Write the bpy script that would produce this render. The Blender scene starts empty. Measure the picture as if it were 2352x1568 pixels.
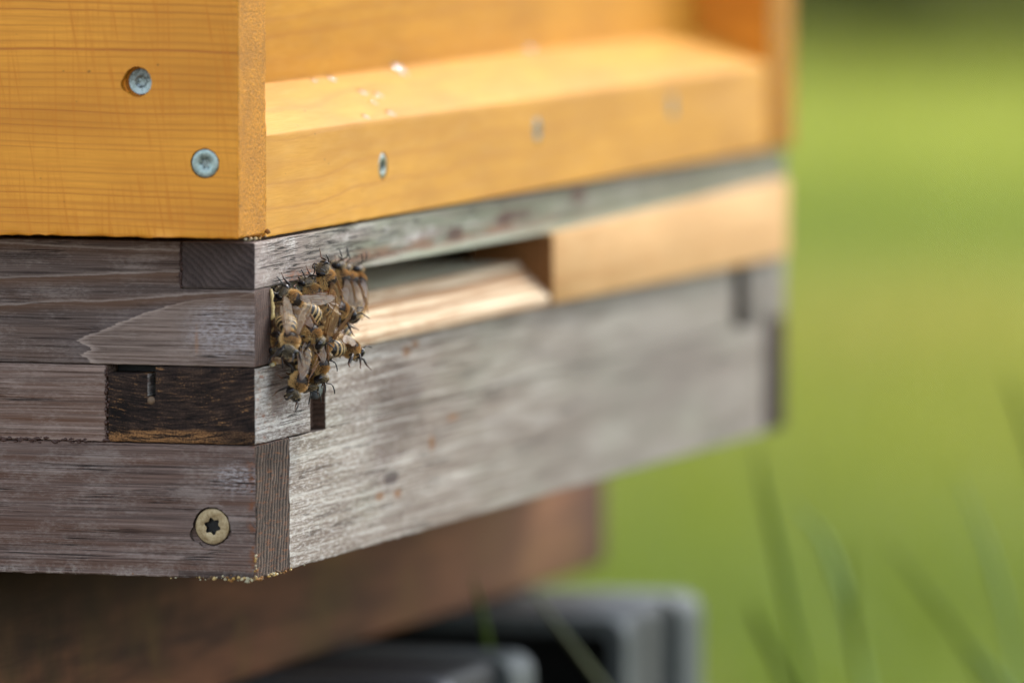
import bpy, bmesh, math, random
import numpy as np
from mathutils import Vector, Matrix, noise as mnoise

SC = bpy.context.scene
COL = SC.collection
R = math.radians
random.seed(7)

# ------------------------------------------------------------------ camera, sky, sun, exposure
cam_d = bpy.data.cameras.new("camera")
cam = bpy.data.objects.new("camera", cam_d)
COL.objects.link(cam)
SC.camera = cam
TH, PITCH, FPX = R(17.2037), R(4.0583), 20000.0
fh = Vector((math.cos(TH), math.sin(TH), 0))
c_r = Vector((math.sin(TH), -math.cos(TH), 0))
c_f = (fh * math.cos(PITCH) + Vector((0, 0, -math.sin(PITCH)))).normalized()
c_u = c_r.cross(c_f)
def ray(px, py):
    return c_f + c_r * ((px - 1176) / FPX) - c_u * ((py - 784) / FPX)
CAMP = Vector((0, 0, 0.300)) - ray(588, 1331) * 2.0
cam.matrix_world = Matrix(((c_r.x, c_u.x, -c_f.x, CAMP.x), (c_r.y, c_u.y, -c_f.y, CAMP.y),
                           (c_r.z, c_u.z, -c_f.z, CAMP.z), (0, 0, 0, 1)))
cam_d.sensor_width = 36
cam_d.lens = FPX / 2352 * 36
cam_d.clip_start, cam_d.clip_end = 0.1, 600
cam_d.dof.use_dof = True
cam_d.dof.focus_distance = 2.018
cam_d.dof.aperture_fstop = 8.0

SUN_EL, SUN_AZ = R(50), R(-27)
to_sun = Vector((math.cos(SUN_EL) * math.cos(SUN_AZ), math.cos(SUN_EL) * math.sin(SUN_AZ), math.sin(SUN_EL)))
w = bpy.data.worlds.new("World")
SC.world = w
w.use_nodes = True
nt = w.node_tree
sky = nt.nodes.new("ShaderNodeTexSky")
sky.sky_type = 'NISHITA'
sky.sun_disc = False
sky.sun_elevation = SUN_EL
sky.sun_rotation = math.pi / 2 - SUN_AZ
sky.air_density, sky.dust_density, sky.ozone_density = 1.0, 1.6, 1.0
bg = nt.nodes["Background"]
hs = nt.nodes.new("ShaderNodeHueSaturation")          # thin high cloud: paler sky
hs.inputs["Saturation"].default_value = 0.5
nt.links.new(sky.outputs[0], hs.inputs["Color"])
nt.links.new(hs.outputs[0], bg.inputs[0])
bg.inputs[1].default_value = 0.15
sun_d = bpy.data.lights.new("sun", 'SUN')
sun_d.energy = 0.85
sun_d.angle = R(3.0)
sun_d.color = (1, 0.95, 0.87)
sun = bpy.data.objects.new("sun", sun_d)
COL.objects.link(sun)
sun.rotation_euler = (-to_sun).to_track_quat('-Z', 'Y').to_euler()
sun.location = to_sun * 5

SC.view_settings.view_transform = 'Standard'
SC.view_settings.look = 'None'
SC.view_settings.exposure = 1.46
SC.view_settings.gamma = 1
SC.cycles.use_denoising = True
SC.cycles.transparent_max_bounces = 16

# ------------------------------------------------------------------ helpers
def S(r, g, b):
    f = lambda c: (c / 255 / 12.92) if c <= 10 else ((c / 255 + 0.055) / 1.055) ** 2.4
    return (f(r), f(g), f(b), 1)

class NB:
    """small node builder; positions are in millimetres of object space"""
    def __init__(s, name):
        s.m = bpy.data.materials.new(name)
        s.m.use_nodes = True
        s.t = s.m.node_tree
        s.b = s.t.nodes["Principled BSDF"]
        tc = s.t.nodes.new("ShaderNodeTexCoord")
        v = s.t.nodes.new("ShaderNodeVectorMath"); v.operation = 'SCALE'
        s.t.links.new(tc.outputs["Object"], v.inputs[0]); v.inputs[3].default_value = 1000
        s.P = v.outputs[0]
        sp = s.t.nodes.new("ShaderNodeSeparateXYZ"); s.t.links.new(s.P, sp.inputs[0])
        s.x, s.y, s.z = sp.outputs
    def put(s, sock, v):
        if isinstance(v, bpy.types.NodeSocket): s.t.links.new(v, sock)
        else: sock.default_value = v
    def m_(s, op, a, b=0.0, c=None, clamp=False):
        n = s.t.nodes.new("ShaderNodeMath"); n.operation = op; n.use_clamp = clamp
        s.put(n.inputs[0], a); s.put(n.inputs[1], b)
        if c is not None: s.put(n.inputs[2], c)
        return n.outputs[0]
    def add(s, a, b): return s.m_('ADD', a, b)
    def sub(s, a, b): return s.m_('SUBTRACT', a, b)
    def mul(s, a, b): return s.m_('MULTIPLY', a, b)
    def vec(s, x, y, z):
        n = s.t.nodes.new("ShaderNodeCombineXYZ")
        for i, v in enumerate((x, y, z)): s.put(n.inputs[i], v)
        return n.outputs[0]
    def noise(s, v, detail=3, rough=0.55, dist=0.0, scale=1.0):
        n = s.t.nodes.new("ShaderNodeTexNoise")
        s.put(n.inputs["Vector"], v); n.inputs["Scale"].default_value = scale
        n.inputs["Detail"].default_value = detail; n.inputs["Roughness"].default_value = rough
        n.inputs["Distortion"].default_value = dist
        return n.outputs["Fac"]
    def white(s, v):
        n = s.t.nodes.new("ShaderNodeTexWhiteNoise"); n.noise_dimensions = '1D'
        s.put(n.inputs["W"], v); return n.outputs["Value"]
    def map(s, v, a, b, c=0.0, d=1.0, smooth=False):
        n = s.t.nodes.new("ShaderNodeMapRange"); n.clamp = True
        if smooth: n.interpolation_type = 'SMOOTHSTEP'
        s.put(n.inputs[0], v)
        for i, k in enumerate((a, b, c, d)): s.put(n.inputs[i + 1], k)
        return n.outputs[0]
    def mix(s, f, a, b, mode='MIX'):
        n = s.t.nodes.new("ShaderNodeMix"); n.data_type = 'RGBA'; n.blend_type = mode
        s.put(n.inputs[0], f); s.put(n.inputs[6], a); s.put(n.inputs[7], b)
        return n.outputs[2]
    def ramp(s, f, stops):
        n = s.t.nodes.new("ShaderNodeValToRGB"); e = n.color_ramp.elements
        while len(e) < len(stops): e.new(0.5)
        for k, (p, c) in enumerate(stops):
            e[k].position = p; e[k].color = c if len(c) == 4 else (*c, 1)
        s.put(n.inputs[0], f); return n.outputs[0]
    def curve(s, v, v0, v1, o0, o1, pts):
        """piecewise curve through pts given in real units"""
        n = s.t.nodes.new("ShaderNodeFloatCurve")
        cm = n.mapping; c = cm.curves[0]
        q = [((a - v0) / (v1 - v0), (b - o0) / (o1 - o0)) for a, b in pts]
        while len(c.points) < len(q): c.points.new(0.5, 0.5)
        for k, (a, b) in enumerate(q): c.points[k].location = (a, b)
        cm.update()
        s.put(n.inputs["Value"], s.map(v, v0, v1))
        return s.add(s.mul(n.outputs[0], o1 - o0), o0)
    def blob(s, a, a0, ra, b, b0, rb, edge=0.5, rag=0.5, sc=0.25):
        da = s.m_('DIVIDE', s.sub(a, a0), ra); db = s.m_('DIVIDE', s.sub(b, b0), rb)
        d = s.m_('SQRT', s.add(s.mul(da, da), s.mul(db, db)))
        n = s.noise(s.mulv(s.P, sc), 4, 0.6)
        d = s.add(d, s.mul(s.sub(n, 0.5), rag * 2))
        return s.map(d, 1 - edge, 1 + edge * 0.3, 1, 0, True)
    def mulv(s, v, k):
        n = s.t.nodes.new("ShaderNodeVectorMath"); n.operation = 'SCALE'
        s.put(n.inputs[0], v); s.put(n.inputs[3], k); return n.outputs[0]
    def attr(s, name):
        n = s.t.nodes.new("ShaderNodeAttribute"); n.attribute_name = name
        return n.outputs["Color"]
    def done(s, col=None, rough=None, bump=None, dist=0.1, strength=1.0, spec=None):
        if col is not None: s.put(s.b.inputs["Base Color"], col)
        if rough is not None: s.put(s.b.inputs["Roughness"], rough)
        if spec is not None: s.put(s.b.inputs["Specular IOR Level"], spec)
        if bump is not None:
            n = s.t.nodes.new("ShaderNodeBump")
            n.inputs["Strength"].default_value = strength
            n.inputs["Distance"].default_value = dist * 0.001
            s.put(n.inputs["Height"], bump); s.t.links.new(n.outputs[0], s.b.inputs["Normal"])
        return s.m

def grain_vec(n, axis, su, sv, off=0.0):
    c = [n.x, n.y, n.z]
    o = [n.add(n.mul(c[i], su if i == axis else sv), off + 3.7 * i) for i in range(3)]
    return n.vec(*o)

# ------------------------------------------------------------------ wood materials
def orange_wood(name, axis=1, v=2, base=(214, 148, 62), line=(176, 104, 44), saw=0.5, period=0.36, pale=0.0, gloss=0.42):
    n = NB(name)
    c = [n.x, n.y, n.z]
    wob = n.noise(grain_vec(n, axis, 0.012, 0.03, 5), 2)
    t = n.add(n.mul(n.add(c[v], n.mul(c[axis], -0.015)), period), n.mul(n.sub(wob, 0.5), 1.6))
    t2 = n.add(t, n.mul(n.sub(n.noise(grain_vec(n, axis, 0.1, 0.05, 9), 2), 0.5), 0.25))
    # irregular spacing: warp the ring number itself
    t3 = n.add(t2, n.mul(n.sub(n.noise(n.vec(n.mul(t2, 0.8), 0.0, 0.0), 2), 0.5), 1.6))
    fl = n.m_('FLOOR', t3); fr = n.m_('FRACT', t3)
    amp = n.map(n.white(fl), 0, 1, 0.15, 1.0)
    late = n.ramp(fr, [(0.0, (1, 1, 1)), (0.09, (0.8, 0.8, 0.8)), (0.17, (0.2, 0.2, 0.2)), (0.5, (0, 0, 0)), (1, (0.4, 0.4, 0.4))])
    late = n.mul(late, amp)
    fib = n.noise(grain_vec(n, axis, 0.10, 2.4), 4, 0.6)
    blot = n.noise(grain_vec(n, axis, 0.02, 0.07, 3), 3)
    b = S(*base); l = S(*line)
    hi = tuple(min(1, q * 1.22) for q in b[:3]) + (1,)
    lo = (b[0] * 0.84, b[1] * 0.78, b[2] * 0.66, 1)
    col = n.mix(n.map(blot, 0.3, 0.7), lo, hi)
    col = n.mix(n.map(fib, 0.3, 0.72, 0.0, 0.6), col, lo)
    col = n.mix(n.mul(late, 0.8), col, l)
    if saw:
        u = n.add(c[axis], n.mul(c[v], -0.16))
        s1 = n.noise(n.vec(n.mul(u, 0.75), n.mul(c[v], 0.02), 2.0), 5, 0.72)
        s2 = n.noise(n.vec(n.mul(n.add(c[axis], n.mul(c[v], -0.02)), 1.1), n.mul(c[v], 0.015), 8.0), 4, 0.7)
        msk = n.map(n.noise(n.mulv(n.P, 0.07), 2), 0.32, 0.52)
        st = n.mul(n.m_('MAXIMUM', n.map(s1, 0.53, 0.66), n.mul(n.map(s2, 0.54, 0.68), 0.8)), msk)
        col = n.mix(n.mul(st, saw), col, (b[0] * 0.80, b[1] * 0.60, b[2] * 0.28, 1))
    if pale:
        pl = n.map(n.noise(grain_vec(n, axis, 0.06, 0.5, 30), 4), 0.45, 0.75)
        col = n.mix(n.mul(pl, pale), col, S(244, 216, 160))
    spk = n.map(n.noise(grain_vec(n, axis, 0.35, 0.6, 44), 2), 0.74, 0.77)
    col = n.mix(n.mul(spk, 0.55), col, S(84, 52, 30))
    h = n.add(n.mul(fib, 0.5), n.mul(late, -0.25))
    return n.done(col, n.map(fib, 0, 1, gloss, gloss + 0.2), h, 0.10, 0.6, 0.35)

def orange_end(name):
    n = NB(name)
    a = n.noise(n.mulv(n.P, 1.5), 5, 0.7)
    pit = n.map(n.noise(n.vec(n.mul(n.x, 1.3), n.mul(n.y, 1.3), n.mul(n.z, 1.7)), 2), 0.66, 0.74)
    col = n.ramp(a, [(0.3, S(120, 74, 12)), (0.45, S(184, 122, 22)), (0.6, S(224, 152, 22)), (0.8, S(238, 180, 46))])
    col = n.mix(n.mul(pit, 0.85), col, S(58, 36, 14))
    dk = n.map(n.noise(n.mulv(n.P, 0.12), 3), 0.42, 0.68)
    col = n.mix(n.mul(dk, 0.28), col, S(120, 76, 24))
    h = n.sub(a, pit)
    return n.done(col, 0.62, h, 0.5, 1.0, 0.3)

def weathered(name, axis, v, dark, mid, light, warm, warm_amt=0.5, light_amt=0.5, crack=0.8, off=0.0,
              fib_su=0.09, fib_sv=1.9, extra=None, rough=0.8, bumpd=0.22, light_sc=0.07, band_sv=0.30, light_v=None):
    n = NB(name)
    c = [n.x, n.y, n.z]
    fib = n.noise(grain_vec(n, axis, fib_su, fib_sv, off), 5, 0.62, 0.15)
    fine = n.noise(grain_vec(n, axis, fib_su * 4, fib_sv * 2.6, off + 7), 3, 0.7)
    band = n.noise(grain_vec(n, axis, 0.010, band_sv, off + 20), 3, 0.5, 0.2)
    blot = n.noise(grain_vec(n, axis, light_sc, light_v or light_sc * 2.2, off + 33), 5, 0.65)
    speck = n.noise(grain_vec(n, axis, 0.7, 2.2, off + 50), 3, 0.7)
    D, M, L, W = S(*dark), S(*mid), S(*light), S(*warm)
    col = n.mix(n.map(fib, 0.34, 0.62), D, M)
    col = n.mix(n.mul(n.map(band, 0.46, 0.64), warm_amt), col, W)
    lm = n.mul(n.map(n.add(blot, n.mul(n.sub(speck, 0.5), 0.55)), 0.48, 0.68), light_amt)
    lm = n.mul(lm, n.map(fib, 0.36, 0.52, 0.35, 1.0))
    col = n.mix(lm, col, L)
    col = n.mix(n.map(fine, 0.3, 0.48, 0.5, 0.0), col, D)
    ck = n.noise(grain_vec(n, axis, 0.018, 0.95, off + 70), 3, 0.5, 0.25)
    ckd = n.m_('ABSOLUTE', n.sub(ck, 0.5))
    ckm = n.map(n.noise(grain_vec(n, axis, 0.04, 0.22, off + 90), 2), 0.54, 0.62)
    crk = n.mul(n.map(ckd, 0.005, 0.020, 1, 0), ckm)
    height = n.sub(n.add(n.mul(fib, 0.8), n.mul(fine, 0.35)), n.mul(crk, 1.2))
    if extra: col, height = extra(n, c, col, height, fib, fine, speck)
    col = n.mix(n.mul(crk, crack), col, S(26, 20, 18))
    return n.done(col, rough, height, bumpd, 1.0, 0.25)

# upper side rail with its cathedral figure
def rail_figure(n, c, col, h, fib, fine, speck):
    y, z = n.y, n.z
    jag = n.mul(n.sub(n.noise(n.vec(n.mul(y, 0.06), n.mul(z, 1.5), 4.0), 4, 0.8), 0.5), 4.5)
    jag2 = n.mul(n.sub(n.noise(n.vec(n.mul(y, 0.3), n.mul(z, 2.6), 9.0), 3), 0.5), 1.6)
    def bline(z0, pts, wamt, width):
        zc = n.curve(y, -2, 70, 340, 380, pts)
        nz = n.mul(n.sub(n.noise(n.vec(n.mul(y, 0.22), n.mul(z, 0.6), z0), 4, 0.65), 0.5), 0.9)
        d = n.add(n.sub(z, zc), nz)
        hi = n.m_('MINIMUM', n.map(d, -0.10, 0.12), n.map(d, 0.12, 0.7, 1, 0))
        br = n.m_('MINIMUM', n.map(d, 0.05, -0.12), n.map(d, -width, -0.5, 0, 1))
        return n.mul(hi, 0.4), n.mul(br, wamt)
    # dark heart / pale tongue boundary (y as a function of height)
    yb = n.curve(z, 348, 370, -10, 70, [(348, 40), (349.3, 40.5), (351, 42), (352.3, 40), (354.2, 43), (356.5, 37.6), (358.5, 33), (360.7, 27.2), (362, 23), (363.6, 17), (365.7, 2), (370, -8)])
    d = n.sub(n.add(yb, n.add(jag, jag2)), y)
    pale = n.map(d, -0.15, 0.25)
    darkz = n.mul(n.map(d, 0.0, -10, 1.0, 0.2), n.map(d, 0.0, -0.2))
    col = n.mix(n.mul(darkz, n.map(y, -2, 62, 0.75, 0.30)), col, n.mix(n.map(fib, 0.3, 0.7), S(52, 46, 47), S(108, 96, 94)))
    rim = n.m_('MINIMUM', n.map(d, -0.1, 0.2), n.map(d, 0.2, 2.2, 1, 0))
    col = n.mix(n.mul(pale, 0.5), col, n.mix(n.map(n.add(fib, n.mul(n.sub(fine, 0.5), 0.6)), 0.34, 0.62), S(96, 78, 68), S(170, 150, 136)))
    col = n.mix(n.mul(rim, 0.5), col, S(192, 174, 160))
    for z0, pts, wa, wd in ((1.0, [(-2, 370.5), (18, 370.4), (35, 369.6), (62, 368.2), (70, 368)], 0.75, 3.0),
                            (5.0, [(-2, 366), (5, 365.9), (20, 364.8), (38, 363.2), (48, 363), (62, 361.8), (70, 361.4)], 0.7, 2.6),
                            (8.0, [(-2, 375), (18, 375.2), (40, 375.5), (62, 376.2), (70, 376.4)], 0.55, 2.2)):
        a, b = bline(z0, pts, wa, wd)
        col = n.mix(b, col, S(104, 78, 60)); col = n.mix(a, col, S(186, 168, 154))
    edge = n.mul(n.blob(y, 6, 12, z, 357, 7, 0.9, 0.6, 0.2), n.map(n.add(speck, n.mul(n.sub(fib, 0.5), 0.8)), 0.36, 0.62))
    col = n.mix(n.mul(edge, 0.55), col, S(206, 202, 204))
    drip = n.mul(n.blob(y, 14.3, 0.6, z, 354.6, 4.0, 0.8, 0.5, 0.6), 0.35)
    col = n.mix(drip, col, S(170, 122, 84))
    return col, h

def side_stain(n, c, col, h, fib, fine, speck):
    y, z = n.y, n.z
    e = n.mul(n.map(y, 2.6, 0.2), n.map(n.noise(n.mulv(n.P, 0.35), 4, 0.7), 0.5, 0.62))
    col = n.mix(n.mul(e, 0.8), col, S(140, 82, 42))
    pale = n.mul(n.blob(y, 4, 7, z, 323, 4, 0.9, 0.6, 0.3), n.map(speck, 0.45, 0.6))
    col = n.mix(n.mul(pale, 0.6), col, S(196, 190, 190))
    lo = n.mul(n.map(z, 303, 300.5), n.map(n.noise(n.mulv(n.P, 0.5), 4, 0.7), 0.5, 0.62))
    col = n.mix(n.mul(lo, 0.5), col, S(176, 166, 156))
    dk = n.m_('MINIMUM', n.m_('MINIMUM', n.map(z, 301.7, 301.5), n.map(y, 19.0, 18.7)), 1.0)
    col = n.mix(n.mul(dk, 0.55), col, S(50, 40, 36))
    return col, h

M_rail_side = weathered("weathered_rail_wood", 1, 2, (58, 47, 42), (120, 104, 95), (190, 177, 167), (112, 80, 57), 0.25, 0.30, 0.9, 0, extra=rail_figure, fib_su=0.03, fib_sv=2.3)
M_strip_side = weathered("weathered_strip_wood", 1, 2, (74, 58, 50), (156, 133, 120), (196, 180, 168), (102, 72, 54), 0.9, 0.25, 0.7, 140, band_sv=0.62, fib_su=0.022, fib_sv=2.0)
M_side = weathered("weathered_side_wood", 1, 2, (60, 48, 43), (136, 115, 105), (194, 182, 172), (98, 70, 55), 0.75, 0.28, 0.9, 260, extra=side_stain, band_sv=0.45, fib_su=0.025, fib_sv=2.2)

def front_marks(n, c, col, h, fib, fine, speck):
    x, z = n.x, n.z
    for (x0, rx, z0, rz, k, cc) in ((104, 24, 333, 13, 0.95, (84, 70, 62)), (96, 16, 322, 9, 0.5, (112, 96, 88)), (70, 20, 336, 6, 0.4, (120, 106, 98)),
                                (330, 60, 325, 14, 0.55, (112, 98, 90)), (404, 24, 322, 10, 0.4, (150, 130, 122))):
        b = n.blob(x, x0, rx, z, z0, rz, 0.8, 0.7, 0.12)
        b = n.mul(b, n.map(n.add(fib, n.mul(n.sub(speck, 0.5), 0.5)), 0.74, 0.46))
        col = n.mix(n.mul(b, min(1, k * 1.3)), col, S(*cc))
    gsp = n.noise(n.vec(n.mul(x, 0.30), 4.0, n.mul(z, 1.7)), 3, 0.75)
    gsm = n.mul(n.map(gsp, 0.50, 0.62), n.map(x, 150, 60, 0.0, 0.5))
    col = n.mix(gsm, col, S(226, 224, 218))
    gsd = n.mul(n.map(gsp, 0.45, 0.36), n.map(x, 150, 60, 0.0, 0.8))
    col = n.mix(gsd, col, S(110, 94, 84))
    rw = n.noise(grain_vec(n, 0, 0.018, 1.05, 880), 4, 0.65, 0.1)
    rk = n.map(x, 90, 300, 0.40, 0.08)
    col = n.mix(n.mul(n.map(rw, 0.53, 0.62), rk), col, S(222, 219, 208))
    col = n.mix(n.mul(n.map(rw, 0.46, 0.38), rk), col, S(104, 88, 76))
    far = n.map(x, 130, 280, 0.0, 0.65)
    col = n.mix(far, col, n.mix(n.map(n.noise(grain_vec(n, 0, 0.012, 0.12, 640), 3), 0.35, 0.65), S(116, 109, 100), S(146, 141, 130)))  # greyer wood to the right, with the light's falloff painted in
    st = n.mul(n.blob(x, 104, 24, z, 332, 14, 0.9, 0.9, 0.10), n.map(n.add(rw, n.mul(n.sub(speck, 0.5), 0.4)), 0.78, 0.42))
    col = n.mix(n.mul(st, 0.8), col, S(98, 82, 72))
    kn = n.blob(x, 101, 6.5, z, 315.2, 1.9, 0.4, 0.35, 0.5)
    col = n.mix(n.mul(kn, 0.85), col, S(74, 62, 60))
    for (x0, rx, z0, rz) in ((92, 4.5, 311.4, 1.2), (106, 3.5, 311, 1.3), (133, 3, 321, 2.4), (150, 5, 326, 1.0), (113, 4, 345, 1.5), (120, 3, 346, 1.2)):
        b = n.blob(x, x0, rx, z, z0, rz, 0.5, 0.6, 0.5)
        col = n.mix(n.mul(b, 0.8), col, S(132, 92, 56))
    gr = n.map(n.noise(grain_vec(n, 0, 0.02, 0.06, 500), 3), 0.45, 0.7)
    col = n.mix(n.mul(gr, 0.22), col, S(150, 156, 134))
    return col, h
M_front = weathered("bleached_front_wood", 0, 2, (92, 77, 66), (154, 142, 127), (205, 198, 186), (122, 108, 94), 0.45, 0.48, 0.6, 380, fib_su=0.04, extra=front_marks, light_sc=0.02, light_v=0.16, bumpd=0.12)
M_front_low = weathered("bleached_board_wood", 0, 2, (92, 77, 66), (158, 146, 131), (209, 202, 190), (122, 108, 94), 0.45, 0.52, 0.6, 610, fib_su=0.04, extra=front_marks, light_sc=0.02, light_v=0.16, bumpd=0.12)

def corner_marks(n, c, col, h, fib, fine, speck):
    col, h = front_marks(n, c, col, h, fib, fine, speck)
    b = n.blob(n.x, 17, 9, n.z, 343, 8, 0.5, 0.5, 0.25)
    col = n.mix(n.mul(b, 0.72), col, n.mix(n.map(fib, 0.3, 0.7), S(70, 54, 48), S(118, 98, 90)))
    rust = n.mul(n.map(n.noise(n.vec(n.mul(n.x, 0.25), n.y, n.mul(n.z, 0.7)), 4, 0.7), 0.56, 0.66), n.map(n.x, 22, 2))
    col = n.mix(n.mul(rust, 0.7), col, S(150, 84, 44))
    return col, h
M_front_mid = weathered("bleached_bar_wood", 0, 2, (80, 68, 62), (152, 140, 130), (214, 210, 202), (132, 116, 104), 0.35, 0.8, 0.8, 470, fib_su=0.05, extra=corner_marks, light_sc=0.035)

def bar_marks(n, c, col, h, fib, fine, speck):
    x, z = n.x, n.z
    g = n.mul(n.map(x, 30, 90), n.map(n.noise(grain_vec(n, 0, 0.02, 0.3, 710), 4), 0.30, 0.55))
    col = n.mix(n.mul(g, 0.85), col, n.mix(n.map(fib, 0.3, 0.66), S(76, 80, 62), S(140, 148, 122)))
    col = n.mix(n.mul(n.map(x, 120, 240), 0.6), col, S(112, 112, 90))
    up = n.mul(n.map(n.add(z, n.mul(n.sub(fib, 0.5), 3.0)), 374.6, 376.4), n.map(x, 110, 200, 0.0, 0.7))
    col = n.mix(up, col, S(70, 60, 46))  # shadow below the orange body, painted along the upper edge
    lo = n.mul(n.map(z, 369.6, 368.4), n.map(x, 70, 110))
    col = n.mix(n.mul(lo, 0.55), col, S(190, 194, 170))
    ru = n.mul(n.m_('MINIMUM', n.map(z, 372.0, 370.6), n.map(z, 367.6, 369.4)), n.map(n.noise(n.vec(n.mul(x, 0.03), 1.0, n.mul(z, 0.5)), 4, 0.65), 0.42, 0.56))
    ru = n.mul(ru, n.m_('MINIMUM', n.map(x, 28, 60), n.map(x, 300, 200, 0, 1)))
    col = n.mix(n.mul(ru, 0.75), col, S(134, 88, 62))
    for (x0, rx, z0, rz) in ((152, 8, 371, 2.0), (193, 9, 372.6, 2.3), (205, 16, 373, 1.4), (257, 8, 375, 2.6)):
        b = n.blob(x, x0, rx, z, z0, rz, 0.5, 0.5, 0.3)
        col = n.mix(n.mul(b, 0.85), col, S(82, 54, 44))
    rs = n.mul(n.map(z, 370.2, 368.4), n.mul(n.m_('MINIMUM', n.map(x, 16, 26), n.map(x, 74, 50, 0, 1)), n.map(n.noise(n.vec(n.mul(x, 0.2), 2.0, z), 4, 0.7), 0.46, 0.58)))
    col = n.mix(n.mul(rs, 0.8), col, S(156, 100, 66))
    pk = n.mul(n.map(x, 16, 2), 0.35)
    col = n.mix(pk, col, S(178, 160, 152))
    cu = n.noise(n.vec(n.mul(x, 0.028), 3.0, n.mul(z, 1.15)), 3, 0.55, 0.35)
    cr = n.mul(n.map(n.m_('ABSOLUTE', n.sub(cu, 0.5)), 0.010, 0.034, 1, 0), n.m_('MINIMUM', n.map(x, 6, 14), n.map(x, 130, 60, 0, 1)))
    cr = n.mul(cr, n.map(n.noise(n.vec(n.mul(x, 0.08), 6.0, n.mul(z, 0.5)), 2), 0.42, 0.5))
    col = n.mix(n.mul(cr, 0.92), col, S(24, 24, 24))
    return col, n.sub(h, n.mul(cr, 1.2))
M_bar = weathered("lichened_bar_wood", 0, 2, (98, 88, 82), (164, 152, 142), (218, 214, 206), (146, 130, 118), 0.3, 0.8, 0.7, 820, fib_su=0.05, extra=bar_marks, light_sc=0.05)

def end_grain(name, dark, mid, rust, rust_amt, angle=45, period=0.8, plane='yz', contrast=0.6, speckle=0.3):
    n = NB(name)
    a, b = {'yz': (n.y, n.z), 'xz': (n.x, n.z)}[plane]
    ca, sa = math.cos(R(angle)), math.sin(R(angle))
    q = n.add(n.mul(a, sa), n.mul(b, -ca))
    q = n.add(n.mul(q, period), n.mul(n.sub(n.noise(n.mulv(n.P, 0.16), 4, 0.6), 0.5), 2.2))
    fr = n.m_('FRACT', q)
    ring = n.ramp(fr, [(0, (0, 0, 0)), (0.35, (0.35, 0.35, 0.35)), (0.7, (1, 1, 1)), (0.9, (0.6, 0.6, 0.6)), (1.0, (0, 0, 0))])
    gr = n.noise(n.mulv(n.P, 2.6), 4, 0.72)
    big = n.noise(n.mulv(n.P, 0.16), 4, 0.6)
    f = n.add(n.mul(ring, contrast), n.mul(gr, 1.0 - contrast * 0.5))
    col = n.mix(n.map(f, 0.30, 0.75 + contrast * 0.5), S(*dark), S(*mid))
    col = n.mix(n.map(big, 0.40, 0.68, 0.0, 0.55), col, S(*dark))
    hole = n.map(gr, 0.68, 0.76)
    col = n.mix(n.mul(hole, speckle), col, S(190, 176, 160))
    if rust_amt:
        rr = n.noise(n.vec(n.mul(a, 0.16), 5.0, n.mul(b, 1.25)), 5, 0.72, 0.4)
        zz = n.map(b, 348, 331, 0.0, 0.16) if plane == 'yz' else 0.06
        rm = n.map(n.add(rr, zz), 0.60, 0.70)
        rm = n.mul(rm, n.map(gr, 0.36, 0.52))
        col = n.mix(n.mul(rm, rust_amt), col, S(*rust))
    h = n.add(n.mul(ring, 0.5), gr)
    return n.done(col, 0.85, h, 0.35, 1.0, 0.2)
M_end_bar = end_grain("dark_end_grain", (58, 50, 48), (112, 98, 92), (120, 80, 60), 0.2, 42, 0.7, 'yz', 0.25, 0.25)
def block_end():
    n = NB("black_stained_end_grain")
    a, b = n.y, n.z
    da = n.sub(a, 20)
    bb = n.add(b, n.mul(n.mul(da, da), -0.006))
    gr = n.noise(n.mulv(n.P, 2.4), 4, 0.72)
    ln = n.noise(n.vec(n.mul(a, 0.16), 2.0, n.mul(bb, 1.55)), 5, 0.7, 0.25)
    big = n.noise(n.mulv(n.P, 0.11), 4, 0.65)
    f = n.add(ln, n.mul(n.sub(gr, 0.5), 0.5))
    col = n.ramp(f, [(0.34, S(20, 16, 14)), (0.5, S(52, 40, 34)), (0.62, S(78, 60, 48)), (0.75, S(104, 80, 62))])
    blk = n.mul(n.map(big, 0.48, 0.64), n.map(b, 347, 341))
    col = n.mix(n.mul(blk, 0.8), col, S(14, 12, 11))
    lo = n.m_('MINIMUM', n.map(n.add(b, n.mul(n.sub(big, 0.5), 3.0)), 334.2, 333.2), n.map(a, 6, 12, 0.25, 1.0))
    rm = n.m_('MAXIMUM', n.mul(n.map(f, 0.57, 0.66), n.map(n.noise(n.mulv(n.P, 0.2), 3), 0.46, 0.6)), n.mul(lo, n.map(f, 0.42, 0.58)))
    rc = n.mix(n.map(gr, 0.35, 0.65), S(126, 82, 46), S(190, 140, 88))
    col = n.mix(n.mul(rm, 0.8), col, rc)
    spk = n.map(gr, 0.72, 0.78)
    col = n.mix(n.mul(spk, 0.4), col, S(170, 150, 128))
    return n.done(col, 0.8, n.add(ln, n.mul(gr, 0.6)), 0.4, 1.0, 0.2)
M_end_block = block_end()
M_end_rail = end_grain("brown_end_grain", (62, 50, 46), (136, 116, 106), (150, 94, 60), 0.25, 82, 0.75, 'xz', 0.45, 0.35)
M_end_side = end_grain("striped_end_grain", (28, 23, 20), (122, 105, 92), (156, 92, 46), 0.5, 80, 0.5, 'xz', 0.85, 0.1)
M_end_dark = end_grain("dark_striped_end_grain", (36, 28, 25), (84, 68, 60), (120, 80, 56), 0.2, 80, 0.5, 'xz', 0.6, 0.1)
M_dark_wood = weathered("dark_inner_wood", 0, 2, (42, 34, 30), (72, 60, 52), (90, 80, 72), (60, 44, 34), 0.4, 0.2, 0.4, 12)
M_slot = end_grain("rough_slot_wood", (58, 44, 37), (128, 102, 86), (120, 80, 56), 0.2, 10, 0.8, 'xz', 0.2, 0.1)
M_floor = weathered("grey_green_floor_wood", 0, 1, (206, 200, 172), (232, 228, 204), (240, 238, 220), (140, 132, 112), 0.3, 0.4, 0.2, 18)
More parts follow.
